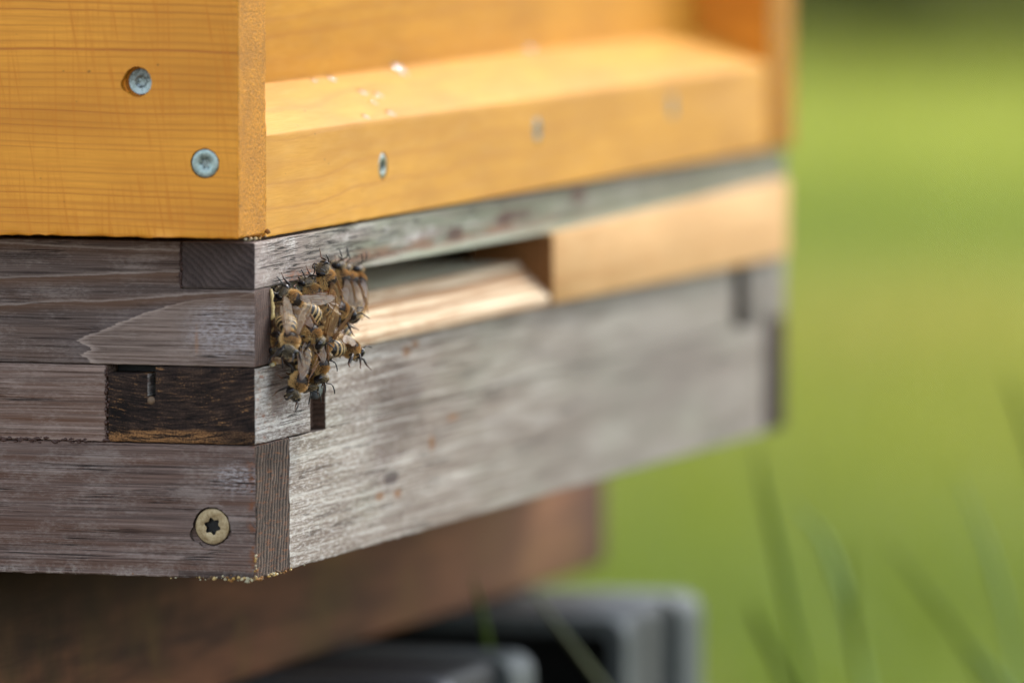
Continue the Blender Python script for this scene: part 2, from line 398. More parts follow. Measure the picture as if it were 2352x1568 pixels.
M_orange_side = orange_wood("stained_side_pine", 1, 2, (236, 160, 52), (170, 88, 34), 0.8, 0.56)
M_orange_front = orange_wood("stained_front_pine", 0, 2, (203, 147, 43), (184, 122, 36), 0.0, 0.2, 0.06, 0.5)
M_orange_end = orange_end("stained_end_grain")
M_block = orange_wood("bare_block_pine", 0, 2, (214, 170, 114), (198, 144, 86), 0.0, 0.2, 0.2, 0.55)
M_block_end = end_grain("block_end_grain", (110, 70, 36), (170, 118, 70), (150, 94, 50), 0.2, 40, 0.6, 'yz', 0.4, 0.1)

def landing_mat():
    n = NB("planed_spruce")
    st = n.noise(grain_vec(n, 0, 0.006, 0.55, 3), 2, 0.5)
    st2 = n.noise(grain_vec(n, 0, 0.05, 2.2, 9), 3, 0.6)
    col = n.ramp(st, [(0.36, S(146, 116, 86)), (0.44, S(176, 146, 114)), (0.5, S(226, 210, 180)), (0.57, S(178, 148, 116)), (0.66, S(220, 202, 170))])
    col = n.mix(n.map(st2, 0.35, 0.6, 0.35, 0.0), col, S(166, 136, 110))
    dirt = n.mul(n.map(n.noise(n.vec(n.mul(n.x, 0.05), n.mul(n.y, 0.3), n.mul(n.z, 0.3)), 5, 0.7), 0.48, 0.64), n.map(n.x, 190, 60, 0.15, 0.6))
    col = n.mix(dirt, col, S(150, 108, 70))
    return n.done(col, 0.85, st2, 0.15, 0.8, 0.1)
M_landing = landing_mat()

def plank_mat():
    n = NB("red_brown_plank_wood")
    a = n.noise(grain_vec(n, 0, 0.02, 0.2, 2), 4, 0.6)
    b = n.noise(n.mulv(n.P, 0.035), 4, 0.6)
    col = n.ramp(a, [(0.3, S(58, 38, 27)), (0.5, S(94, 62, 42)), (0.7, S(122, 82, 56))])
    col = n.mix(n.map(b, 0.48, 0.68, 0, 0.6), col, S(104, 82, 44))
    shade_m = n.blob(n.x, 20, 190, n.z, 296, 40, 0.9, 0.7, 0.03)
    col = n.mix(n.mul(shade_m, 0.9), col, S(44, 32, 20))  # the hive's shade, painted dark into the beam's left part
    sunlit_m = n.blob(n.x, 400, 110, n.z, 278, 60, 0.9, 0.4, 0.03)
    col = n.mix(n.mul(sunlit_m, 0.4), col, S(164, 112, 76))  # sunlight on the right part, painted in as paler wood
    kn = n.blob(n.x, 513, 34, n.z, 272, 40, 0.8, 0.5, 0.06)
    col = n.mix(n.mul(kn, 0.8), col, S(74, 48, 38))
    return n.done(col, 0.8, a, 0.4, 0.8, 0.2)
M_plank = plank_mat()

def zinc(name, a, b, rough):
    n = NB(name)
    s = n.noise(n.mulv(n.P, 1.2), 4, 0.65)
    col = n.mix(n.map(s, 0.35, 0.65), S(*a), S(*b))
    n.b.inputs["Metallic"].default_value = 0.75
    return n.done(col, n.map(s, 0.3, 0.7, rough, rough + 0.2), s, 0.05, 0.6)
M_zinc = zinc("zinc_plated_steel", (140, 162, 158), (186, 200, 190), 0.34)
M_zinc_deep = zinc("shiny_worn_zinc", (112, 124, 120), (168, 180, 180), 0.2)
M_brass = zinc("dull_yellow_zinc", (150, 128, 92), (196, 178, 142), 0.48)
M_steel = zinc("blue_grey_steel", (60, 68, 74), (92, 102, 110), 0.35); M_steel.node_tree.nodes["Principled BSDF"].inputs["Metallic"].default_value = 0.25
def flat(name, col, rough=0.6, spec=0.3):
    n = NB(name); s = n.noise(n.mulv(n.P, 0.8), 4, 0.6)
    c = S(*col)
    cc = n.mix(n.map(s, 0.3, 0.7), tuple(q * 0.7 for q in c[:3]) + (1,), tuple(min(1, q * 1.25) for q in c[:3]) + (1,))
    return n.done(cc, rough, s, 0.2, 0.6, spec)
M_socket = flat("dark_socket", (24, 22, 20), 0.5)
M_resin = flat("cream_resin", (214, 190, 128), 0.25, 0.6)
M_propolis = flat("red_brown_propolis", (66, 40, 28), 0.45, 0.5)
M_plastic = flat("dark_grey_plastic", (34, 35, 35), 0.6, 0.3)
M_rim_dark = flat("slate_plastic", (62, 64, 68), 0.42, 0.4)
M_shell = flat("grey_plastic", (62, 65, 62), 0.6, 0.3)
M_rim = flat("pale_grey_plastic", (80, 86, 85), 0.55, 0.25)

# ------------------------------------------------------------------ mesh helpers
def link_mesh(name, me, parent=None, mats=None):
    o = bpy.data.objects.new(name, me)
    COL.objects.link(o)
    for m in (mats or []): me.materials.append(m)
    if parent is not None:
        o.parent = parent
        r = parent
        t = Vector((0, 0, 0))
        while r is not None:
            if r.type == 'EMPTY': t += r.location
            r = r.parent
        if parent.type == 'EMPTY': o.matrix_parent_inverse = Matrix.Translation(-t)
    return o
def tag(o, label, cat, group=None, kind=None):
    if label: o["label"] = label
    if cat: o["category"] = cat
    if group: o["group"] = group
    if kind: o["kind"] = kind
    return o
def thing(name, label, cat, loc, group=None):
    e = bpy.data.objects.new(name, None); COL.objects.link(e)
    e.empty_display_size = 0.02
    e.location = loc
    return tag(e, label, cat, group)

def prism(name, prof, axis, a0, a1, mats, parent, bev=0.35, fine=None, holes=(), rough=0.12, seed=0.0):
    """extrude a 2-D profile (mm) along an axis; mats: dict by normal + 'd'.  profile axes: x->(y,z)  y->(x,z)  z->(x,y)"""
    bm = bmesh.new()
    def P(p, a):
        return {'x': (a, p[0], p[1]), 'y': (p[0], a, p[1]), 'z': (p[0], p[1], a)}[axis]
    v0 = [bm.verts.new(P(p, a0)) for p in prof]; v1 = [bm.verts.new(P(p, a1)) for p in prof]
    k = len(prof)
    bm.faces.new(v0); bm.faces.new(v1[::-1])
    for i in range(k): bm.faces.new((v0[i], v0[(i + 1) % k], v1[(i + 1) % k], v1[i]))
    bmesh.ops.recalc_face_normals(bm, faces=bm.faces)
    if bev: bmesh.ops.bevel(bm, geom=list(bm.edges), offset=bev, segments=2, profile=0.5, affect='EDGES')
    if holes:
        me = bpy.data.meshes.new("tmp"); bm.to_mesh(me); bm.free()
        ob = bpy.data.objects.new("tmp", me); COL.objects.link(ob)
        cutters = []
        for (hc, hr, hd, hax) in holes:
            cb = bmesh.new(); rr = random.Random(int(hr * 1000 + hc[0] * 7)); nv = 40
            ring = []
            for d_, sgn in ((-hd, 1), (2.0, 1)):
                rg = []
                for q in range(nv):
                    ang = 2 * math.pi * q / nv
                    r_ = hr * (1 + rr.uniform(-0.03, 0.06)) if d_ > 0 else hr
                    ca, sa = math.cos(ang) * r_, math.sin(ang) * r_
                    if hax == 'x': rg.append(cb.verts.new((hc[0] - d_, hc[1] + ca, hc[2] + sa)))
                    else: rg.append(cb.verts.new((hc[0] + ca, hc[1] - d_, hc[2] + sa)))
                ring.append(rg)
            cb.faces.new(ring[0]); cb.faces.new(ring[1][::-1])
            for q in range(nv): cb.faces.new((ring[0][q], ring[0][(q + 1) % nv], ring[1][(q + 1) % nv], ring[1][q]))
            bmesh.ops.recalc_face_normals(cb, faces=cb.faces)
            cm = bpy.data.meshes.new("cut"); cb.to_mesh(cm); cb.free()
            co = bpy.data.objects.new("cut", cm); COL.objects.link(co); cutters.append(co)
            md = ob.modifiers.new("b", 'BOOLEAN'); md.object = co; md.operation = 'DIFFERENCE'; md.solver = 'EXACT'
        dg = bpy.context.evaluated_depsgraph_get(); dg.update()
        me2 = bpy.data.meshes.new_from_object(ob.evaluated_get(dg))
        bm = bmesh.new(); bm.from_mesh(me2)
        for q in cutters + [ob]: bpy.data.objects.remove(q)
    if fine:
        for ax, (f0, f1, st) in fine.items():
            nrm = {'x': (1, 0, 0), 'y': (0, 1, 0), 'z': (0, 0, 1)}[ax]
            f = f0
            while f <= f1:
                bmesh.ops.bisect_plane(bm, geom=list(bm.verts) + list(bm.edges) + list(bm.faces), dist=1e-5, plane_co=tuple(c * f for c in nrm), plane_no=nrm)
                f += st
        lo = [min(v.co[i] for v in bm.verts) for i in range(3)]; hi = [max(v.co[i] for v in bm.verts) for i in range(3)]
        for v in bm.verts:
            ds = sorted(min(v.co[i] - lo[i], hi[i] - v.co[i]) for i in range(3))
            wgt = max(0.0, 1 - ds[1] / 0.8)
            if wgt > 0:
                q = v.co * 0.45 + Vector((seed, seed * 2, 0))
                v.co += wgt * rough * (mnoise.noise_vector(q) + 0.6 * mnoise.noise_vector(q * 3.1))
    keys = list(mats.keys()); lst = [mats[q] for q in keys]
    for f in bm.faces:
        nn = f.normal; lab = 'd'
        for q, d in (('-x', (-1, 0, 0)), ('+x', (1, 0, 0)), ('-y', (0, -1, 0)), ('+z', (0, 0, 1))):
            if q in mats and nn.dot(Vector(d)) > 0.62: lab = q
        f.material_index = keys.index(lab); f.smooth = True
    for v in bm.verts: v.co *= 0.001
    big = [f for f in bm.faces if len(f.verts) > 4]
    bmesh.ops.triangulate(bm, faces=big)
    me = bpy.data.meshes.new(name); bm.to_mesh(me); bm.free()
    me.set_sharp_from_angle(angle=R(38))
    return link_mesh(name, me, parent, lst)
def rect(a0, a1, b0, b1): return [(a0, b0), (a1, b0), (a1, b1), (a0, b1)]

def screw(name, c, r, axis, mats, parent, lobes=6, r1=1.75, r2=1.15, depth=1.1, dish=0.0, rot=0.0, cone=False):
    """countersunk screw head facing -axis ('x' or 'y') with a star socket"""
    bm = bmesh.new(); N = 48
    def P(rad, ang, d):
        ca, sa = rad * math.cos(ang), rad * math.sin(ang)
        return (c[0] + d, c[1] + ca, c[2] + sa) if axis == 'x' else (c[0] + ca, c[1] + d, c[2] + sa)
    def star(ang):
        t = 0.5 + 0.5 * math.cos(lobes * (ang - rot))
        return r2 + (r1 - r2) * (t ** 1.2)
    ang = [2 * math.pi * i / N for i in range(N)]
    rings = [[bm.verts.new(P(r * 0.86, a, 2.5)) for a in ang], [bm.verts.new(P(r, a, 0.45)) for a in ang], [bm.verts.new(P(r * 0.985, a, 0.12)) for a in ang],
             [bm.verts.new(P(r * 0.93, a, 0.0)) for a in ang], [bm.verts.new(P(r1 * 1.22, a, dish * 0.5)) for a in ang],
             [bm.verts.new(P(r1 * 1.1, a, dish + 0.05)) for a in ang], [bm.verts.new(P(star(a), a, dish + 0.22)) for a in ang],
             [bm.verts.new(P(star(a) * 0.9, a, dish + depth)) for a in ang]]
    for k in range(len(rings) - 1):
        for i in range(N):
            f = bm.faces.new((rings[k][i], rings[k][(i + 1) % N], rings[k + 1][(i + 1) % N], rings[k + 1][i]))
            f.material_index = 1 if k >= 6 else 0
            f.smooth = True
    f = bm.faces.new(rings[-1]); f.material_index = 1
    bmesh.ops.recalc_face_normals(bm, faces=bm.faces)
    for v in bm.verts: v.co *= 0.001
    me = bpy.data.meshes.new(name); bm.to_mesh(me); bm.free()
    me.set_sharp_from_angle(angle=R(40))
    o = link_mesh(name, me, None, list(mats))
    o.parent = parent
    return o

# ------------------------------------------------------------------ hive floor (weathered lower box)
W = 457.0
DEP = 500.0
fl = thing("hive_floor", "weathered grey wooden hive floor box with a bee entrance under the orange hive body", "hive floor", (W / 2000, DEP / 2000, 0.300))
G = 0.12
prism("top_bar", rect(G, 18 - G, 366.8, 377.4), 'x', 0, W, {'-x': M_end_bar, '-y': M_bar, 'd': M_bar}, fl, 0.35,
      {'x': (1, 60, 1.0), 'z': (367.5, 377, 1.2), 'y': (1, 17, 1.5)}, seed=1)
A = prism("side_rail", [(G, 348.85), (DEP, 348.85), (DEP, 377.4), (18.25, 377.4), (18.25, 366.6), (G, 366.6)], 'x', 0, 12,
      {'-x': M_rail_side, '-y': M_end_rail, 'd': M_rail_side}, fl, 0.35, {'y': (1, 70, 1.1), 'z': (349.5, 377, 1.3)}, seed=2)
prism("side_rail", [(24, 348.85), (DEP, 348.85), (DEP, 377.4), (18.25, 377.4), (18.25, 366.6), (24, 366.6)], 'x', W - 12, W,
      {'-y': M_end_rail, 'd': M_rail_side}, fl, 0.35)
# bottom bar: two end blocks, and the middle piece between the slots
notch = [(G, 331.0), (36.0, 331.0), (36.0, 346.9), (26.2, 346.9), (26.2, 341.6), (24.4, 341.6), (24.4, 348.6), (G, 348.6)]
DB = prism("bottom_bar", notch, 'x', 0, 40, {'-x': M_end_block, '-y': M_front_mid, '+x': M_slot, 'd': M_end_block}, fl, 0.35,
      {'y': (1, 36, 1.2), 'z': (331.6, 348.4, 1.2), 'x': (1, 39.5, 1.5)}, seed=3)
prism("bottom_bar", [(24.2, 341.2), (26.4, 341.2), (26.4, 346.6), (36, 346.6), (36, 348.55), (24.2, 348.55)], 'x', 7, 39.5, {'d': M_socket}, fl, 0)  # near-black plug added in the notch, standing in for shade in the gap
prism("bottom_bar", rect(3.2, 36, 331.2, 348.5), 'x', 40.2, 50.8, {'d': M_slot}, fl, 0)
prism("bottom_bar", rect(G, 36, 330.86, 348.6), 'x', 51, 404, {'-y': M_front, '-x': M_slot, 'd': M_dark_wood}, fl, 0.12,
      {'x': (52, 140, 1.6), 'z': (332, 348.4, 1.4)}, seed=4, rough=0.16)
prism("bottom_bar", rect(22, 36, 331.2, 348.5), 'x', 404.2, 416.8, {'d': M_dark_wood}, fl, 0)
prism("bottom_bar", rect(G, 36, 331.0, 348.6), 'x', 417, W, {'-y': M_front, 'd': M_dark_wood}, fl, 0.3)
prism("side_strip", rect(36.5, DEP, 330.9, 348.6), 'x', 0.05, 20, {'-x': M_strip_side, 'd': M_strip_side}, fl, 0.35,
      {'y': (37, 70, 1.1), 'z': (331.5, 348.4, 1.2)}, seed=5)
SCR = (0.0, 10.75, 312.0)
E_ = prism("side_board", rect(0, DEP, 300.0, 330.75), 'x', 0, 24.1, {'-x': M_side, '-y': M_end_side, 'd': M_side}, fl, 0.45,
      {'y': (1, 70, 1.1), 'z': (300.6, 330.5, 1.2), 'x': (1, 24, 1.3)}, holes=[(SCR, 4.5, 2.2, 'x'), ((0.0, SCR[1] + 3.4, SCR[2] - 1.9), 1.9, 1.3, 'x'), ((0.0, SCR[1] + 1.6, SCR[2] - 3.3), 1.6, 1.0, 'x'), ((0.0, SCR[1] - 3.6, SCR[2] - 1.5), 1.3, 0.8, 'x')], rough=0.3, seed=6)
screw("screw", (0.35, SCR[1], SCR[2]), 4.15, 'x', (M_brass, M_socket), E_, 6, 2.05, 1.45, 1.2, 0.0, 0.3)
prism("front_board", rect(0.1, 22, 300.2, 330.8), 'x', 24.35, 436.6, {'-y': M_front_low, 'd': M_dark_wood}, fl, 0.2,
      {'x': (25, 130, 1.6), 'z': (301, 330.6, 1.4)}, rough=0.22, seed=7)
prism("side_board", rect(0, DEP, 300.0, 330.75), 'x', 436.9, W, {'-y': M_end_dark, 'd': M_side}, fl, 0.4)
prism("floor_panel", rect(8.4, DEP - 20, 351.0, 359.2), 'x', 12.2, W - 24.5, {'+z': M_floor, 'd': M_floor}, fl, 0.2)
prism("back_board", rect(DEP - 18, DEP - 0.5, 300.5, 377.2), 'x', 24.4, W - 24.4, {'d': M_side}, fl, 0.3)

def tube(bm, pts, rad, seg=8, cap=True):
    rings = []
    for i, p in enumerate(pts):
        p = Vector(p)
        d = (Vector(pts[min(i + 1, len(pts) - 1)]) - Vector(pts[max(i - 1, 0)])).normalized()
        a = d.orthogonal().normalized(); b = d.cross(a)
        r = rad[i] if isinstance(rad, (list, tuple)) else rad
        rings.append([bm.verts.new(p + a * r * math.cos(2 * math.pi * k / seg) + b * r * math.sin(2 * math.pi * k / seg)) for k in range(seg)])
    fs = []
    for i in range(len(rings) - 1):
        best = min(range(seg), key=lambda s: (rings[i + 1][s].co - rings[i][0].co).length)
        for k in range(seg):
            fs.append(bm.faces.new((rings[i][k], rings[i][(k + 1) % seg], rings[i + 1][(k + 1 + best) % seg], rings[i + 1][(k + best) % seg])))
    if cap:
        fs.append(bm.faces.new(rings[0][::-1])); fs.append(bm.faces.new(rings[-1]))
    for f in fs: f.smooth = True
    return rings
def lump(bm, c, r, sd, squash=(1, 1, 1), sub=1):
    q = bmesh.ops.create_icosphere(bm, subdivisions=sub, radius=1)
    for v in q['verts']:
        k = 1 + 0.45 * mnoise.noise(v.co * 1.3 + Vector((sd, sd * 1.7, 0)))
        v.co = Vector(c) + Vector((v.co.x * squash[0], v.co.y * squash[1], v.co.z * squash[2])) * r * k
    return q['verts']
def finish(name, bm, parent, mats, smooth=True, recalc=True):
    if recalc: bmesh.ops.recalc_face_normals(bm, faces=bm.faces)
    for f in bm.faces: f.smooth = smooth
    for v in bm.verts: v.co *= 0.001
    me = bpy.data.meshes.new(name); bm.to_mesh(me); bm.free()
    return link_mesh(name, me, parent, mats)

# steel pin in the slot, small dowel in the end block, resin drip, propolis in the seams
bm = bmesh.new(); tube(bm, [(45.6, 5, 341.6), (45.6, 1.8, 341.6), (45.6, 0.4, 341.6), (45.6, -0.2, 341.6), (45.6, -0.4, 341.6)], [3.4, 3.4, 3.4, 2.8, 1.4], 24)
finish("pin", bm, fl, [M_steel])
bm = bmesh.new(); tube(bm, [(1, 25.4, 340.7), (-0.05, 25.4, 340.7), (-0.3, 25.4, 340.7)], [0.95, 0.95, 0.6], 14)
o = finish("nail", bm, None, [flat("rusty_nail_head", (112, 92, 72), 0.5)]); o.parent = DB
bm = bmesh.new(); tube(bm, [(10.6, -0.1, 366.2), (10.7, -0.45, 364.8), (10.5, -0.4, 363.6), (10.8, -0.6, 362.2), (10.7, -0.55, 361.0), (10.6, -0.7, 359.9), (10.6, -0.3, 359.1)], [0.3, 0.45, 0.28, 0.5, 0.38, 0.6, 0.3], 10)
o = finish("resin_drip", bm, None, [M_resin]); o.parent = A
bm = bmesh.new(); rr = random.Random(3)
for k in range(120):
    y = rr.uniform(36, 66) if k < 70 else rr.gauss(36.3, 0.25)
    z = 330.9 + rr.gauss(0, 0.28) if k < 70 else rr.uniform(331, 348)
    lump(bm, (0.05, y, z), rr.uniform(0.2, 0.55), k, (0.5, 1.5, 0.8) if k < 70 else (0.5, 0.6, 1.3))
for k in range(60):
    lump(bm, (0.0, 18.2 + rr.gauss(0, 0.22), rr.uniform(367, 377)), rr.uniform(0.15, 0.4), k + 200, (0.5, 0.6, 1.3))
finish("propolis_seam", bm, fl, [M_propolis])

# ------------------------------------------------------------------ landing strip and entrance block
lb = thing("landing_strip", "pale planed wooden wedge strip forming the sloped landing ledge of the hive entrance", "landing strip", (0.12, 0.003, 0.349))
prism("wedge", [(-1.6, 348.75), (8.2, 348.75), (8.2, 359.6), (7.0, 359.6), (-1.6, 351.0)], 'x', 12.6, 226.3, {'d': M_landing}, lb, 0.25)
eb = thing("entrance_block", "light tan wooden entrance block closing the right half of the hive entrance", "entrance block", (0.34, 0.01, 0.349))
prism("plate", [(226.6, 349.0), (451.5, 348.3), (451.5, 369.7), (226.6, 366.9)], 'y', -2.4, -0.15, {'-x': M_block_end, '-y': M_block, 'd': M_block}, eb, 0.4)
prism("plug", rect(-0.1, 20, 349.0, 366.6), 'x', 227.0, 440, {'-x': M_block_end, 'd': M_block}, eb, 0.2)

# ------------------------------------------------------------------ orange hive body
hb = thing("hive_body", "orange stained wooden hive body with sunken front panel, standing on the grey floor box", "hive body", (0.229, 0.25, 0.378))
TOP = 600.0
X0, X1 = -10.0, 9.6
s1, s2 = (X0, 25.0, 414.4), (X0, 8.7, 396.0)
GS = prism("side_board", rect(0.6, DEP, 378.9, TOP), 'x', X0, X1, {'-x': M_orange_side, '-y': M_orange_end, 'd': M_orange_side}, hb, 0.4,
      {'y': (1.2, 70, 1.4), 'z': (379.5, 440, 1.4), 'x': (-9.5, 9.4, 1.4)}, holes=[(s1, 3.45, 2.6, 'x'), ((X0, s1[1] + 2.2, s1[2] - 0.6), 1.8, 1.8, 'x'), (s2, 3.42, 1.6, 'x')], rough=0.42, seed=11)
o = screw("screw", (X0 + 1.5, s1[1] - 0.35, s1[2]), 3.05, 'x', (M_zinc_deep, M_zinc_deep), GS, 6, 1.25, 0.9, 0.7, 0.3, 0.7)
o["label"] = "deeply sunken screw with a torn wooden rim"
screw("screw", (X0 + 0.12, s2[1], s2[2]), 3.25, 'x', (M_zinc, M_zinc_deep), GS, 6, 1.25, 0.85, 0.8, 0.15, 0.9)
prism("side_board", rect(0.6, DEP, 378.3, TOP), 'x', 441, 468, {'-y': M_orange_end, 'd': M_orange_side}, hb, 0.5)
rs = [(97.2, 0.9, 390.3), (223.8, 0.9, 393.3), (346.9, 0.9, 394.0)]
RL = prism("handle_rail", [(0.9, 378.1), (20.4, 378.1), (20.4, 411.2), (20.0, 411.2), (0.9, 401.7)], 'x', 9.9, 440.8, {'d': M_orange_front}, hb, 0.35,
      {'x': (10.6, 90, 1.6), 'z': (378.8, 401, 1.4)}, holes=[(c, 3.3, 1.4, 'y') for c in rs], rough=0.15, seed=12)
for c in rs: screw("screw", (c[0], c[1] + 0.1, c[2]), 3.1, 'y', (M_zinc_deep, M_socket), RL, 6, 1.5, 1.05, 1.1)
prism("front_panel", rect(20.6, 40, 378.6, TOP), 'x', 9.8, 440.9, {'-y': M_orange_front, 'd': M_orange_front}, hb, 0.2)
prism("back_panel", rect(DEP - 20, DEP - 0.5, 378.6, TOP), 'x', 9.9, 440.8, {'d': M_orange_side}, hb, 0.2)
prism("unseen_lid", rect(0, DEP, TOP + 0.2, TOP + 12), 'x', X0, 468, {'d': M_orange_side}, hb, 0.5)  # out of view, added to keep light from leaking in above

# ------------------------------------------------------------------ water drops on the handle rail
dn = NB("clear_water"); dn.b.inputs["Transmission Weight"].default_value = 1.0; dn.b.inputs["IOR"].default_value = 1.9; dn.b.inputs["Coat Weight"].default_value = 1.0; dn.b.inputs["Coat IOR"].default_value = 1.8
M_water = dn.done((1, 1, 1, 1), 0.03)
def drop_mesh():
    bm = bmesh.new(); bmesh.ops.create_uvsphere(bm, u_segments=20, v_segments=12, radius=1)
    for v in bm.verts:
        if v.co.z < 0: v.co.z *= 0.15
        else: v.co.z *= 0.26
    for f in bm.faces: f.smooth = True
    for v in bm.verts: v.co *= 0.001
    me = bpy.data.meshes.new("water_drop"); bm.to_mesh(me); bm.free(); me.materials.append(M_water)
    return me
DM = drop_mesh()
def bevel_pt(px, py):
    a, b = Vector((0, 0.0009, 0.4017)), Vector((0, 0.020, 0.4112))
    nn = Vector((0, -(b.z - a.z), b.y - a.y)).normalized()
    d = ray(px, py); t = (a - CAMP).dot(nn) / d.dot(nn)
    return CAMP + d * t, nn
for k, (px, py, rad, txt) in enumerate(((758, 180, 0.9, "by the back wall, nearest the corner post"), (908, 152, 1.3, "largest, at the foot of the back wall"), (866, 218, 0.8, "mid ledge, upper of a close pair"),
        (831, 212, 0.8, "mid ledge, left of a close pair"), (895, 260, 0.8, "at the front edge of the ledge"), (858, 236, 0.6, "lowest of the middle trio on the ledge"), (720, 185, 0.6, "small, left of the one by the back wall"),
        (920, 165, 1.0, "just right of the largest drop"), (838, 268, 0.6, "small, on the front edge"), (1200, 105, 1.8, "farthest along the ledge, deep in the blur"))):
    p, nn = bevel_pt(px, py)
    o = bpy.data.objects.new("water_drop", DM); COL.objects.link(o)
    o.location = p + nn * 0.00005
    o.rotation_mode = 'QUATERNION'; o.rotation_quaternion = nn.to_track_quat('Z', 'Y')
    o.scale = (rad * 2.0, rad * 2.0, rad * 2.0)
    tag(o, "glinting water drop on the orange ledge, " + txt, "water drop", "water drops on the handle rail")

# ------------------------------------------------------------------ pollen crumbs
def crumbs():
    bm = bmesh.new(); rr = random.Random(5); lay = bm.verts.layers.float_color.new("Col")
    pal = [S(196, 168, 110), S(180, 142, 70), S(206, 194, 156), S(150, 104, 50), S(172, 164, 134), S(96, 72, 48)]
    spots = []
    for k in range(70):
        y = min(abs(rr.gauss(0, 9.0)), 30); spots.append((rr.gauss(-0.15, 0.15), y, 300.1 + rr.gauss(0.0, 0.28), rr.choice((0.12, 0.16, 0.2, 0.3, 0.4, 0.5)) * (1.0 if y < 12 else 0.6)))
    for k in range(40):
        x = abs(rr.gauss(0, 16)); spots.append((x, -0.1 + rr.gauss(0, 0.1), 300.0 + rr.gauss(0.1, 0.2), rr.choice((0.15, 0.2, 0.3, 0.45))))
    for k in range(26):
        spots.append((rr.gauss(-0.05, 0.2), rr.gauss(0.1, 0.2), rr.uniform(300, 306), rr.choice((0.12, 0.2, 0.3))))
    for k in range(16): spots.append((rr.uniform(-6, 10), rr.uniform(-0.1, 0.6), 378.4 + rr.gauss(0, 0.15), rr.choice((0.15, 0.25, 0.35))))
    spots.append((8.9, 0.1, 379.6, 0.6)); spots.append((12.5, 0.0, 348.9, 0.7)); spots.append((11.5, -0.2, 349.0, 0.4)); spots.append((10.8, -0.2, 348.6, 0.5))
    for i, (x, y, z, r) in enumerate(spots):
        c = rr.choice(pal)
        for v in lump(bm, (x, y, z), r, i * 3.1, (rr.uniform(.7, 1.2), rr.uniform(.8, 1.5), rr.uniform(.6, 1.1))): v[lay] = c
    n = NB("pollen_grit"); m = n.done(n.attr("Col"), 0.7, n.noise(n.mulv(n.P, 4), 3), 0.2, 0.8)
    o = finish("pollen_crumbs", bm, None, [m])
    tag(o, "cream and yellow pollen crumbs stuck along the bottom edge of the grey hive floor", "pollen crumbs", None, "stuff")
crumbs()

# ------------------------------------------------------------------ plank and crates under the hive
pl = thing("support_beam", "thick reddish brown wooden beam carrying the hive floor, resting on the crates", "beam", (0.26, 0.25, 0.2538))
pl["kind"] = "thing"
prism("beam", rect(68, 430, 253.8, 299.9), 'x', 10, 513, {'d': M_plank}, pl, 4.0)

def crate(label, x0, depth, panel):
    y0, y1, z0, z1 = 22.0, 402.0, 0.0, 253.6
    root = thing("plastic_crate", label, "crate", ((x0 + depth / 2) / 1000, (y0 + y1) / 2000, 0.0), "crates under the hive")
    def rr_(a0, a1, b0, b1, r, n=7):
        pts = []
        for (cx, cy, st) in ((a1 - r, b1 - r, 0), (a0 + r, b1 - r, 90), (a0 + r, b0 + r, 180), (a1 - r, b0 + r, 270)):
            for k in range(n + 1):
                t = R(st + 90 * k / n); pts.append((cx + r * math.cos(t), cy + r * math.sin(t)))
        return pts
    def ring(name, oy0, oy1, oz0, oz1, th, r, xa, xb, mat):
        bm = bmesh.new()
        A_ = rr_(oy0, oy1, oz0, oz1, r); B_ = rr_(oy0 + th, oy1 - th, oz0 + th, oz1 - th, max(r - th * 0.6, 0.8))
        L = []
        for pts, xx in ((A_, xa + 0.8), ([(p[0] * .97 + q[0] * .03, p[1] * .97 + q[1] * .03) for p, q in zip(A_, B_)], xa), (B_, xa), (B_, xb), (A_, xb)):
            L.append([bm.verts.new((xx, p[0], p[1])) for p in pts])
        k = len(A_)
        for a in range(5):
            for i in range(k): bm.faces.new((L[a][i], L[a][(i + 1) % k], L[(a + 1) % 5][(i + 1) % k], L[(a + 1) % 5][i]))
        o = finish(name, bm, root, [mat]); o.data.set_sharp_from_angle(angle=R(40)); return o
    ring("rim", y0, y1, z0, z1, 4.5, 6.0, x0, x0 + 9, M_rim_dark if panel else M_rim)
    ring("shell", y0 + 4.0, y1 - 4.0, z0 + 0.4, z1 - 0.4, 3.0, 4.0, x0 + 9.2, x0 + depth - 20.2, M_plastic if panel else M_shell)
    ring("rim", y0, y1, z0, z1, 4.5, 6.0, x0 + depth - 20, x0 + depth, M_rim)
    prism("back_panel", rect(y0 + 6, y1 - 6, z0 + 6, z1 - 6), 'x', x0 + depth - 4, x0 + depth - 0.5, {'d': M_plastic}, root, 0.5)
    if panel:
        prism("panel", rect(y0 + 6, y1 - 6, z0 + 6, z1 - 6), 'x', x0 + 6, x0 + 9, {'d': M_plastic}, root, 0.5)
    for yy in ((140, 270) if not panel else (120, 250)):
        prism("rib", rect(yy, yy + 6.5, z0 + 5.2, z1 - 5.2), 'x', x0 + 0.6, x0 + 30 if not panel else x0 + 5.5, {'d': M_rim}, root, 0.8)
crate("dark plastic crate with pale rounded rim under the middle of the hive, nearer one", 214, 76, True)
crate("dark hollow plastic crate with pale upright ribs under the right end of the beam", 374, 76, False)

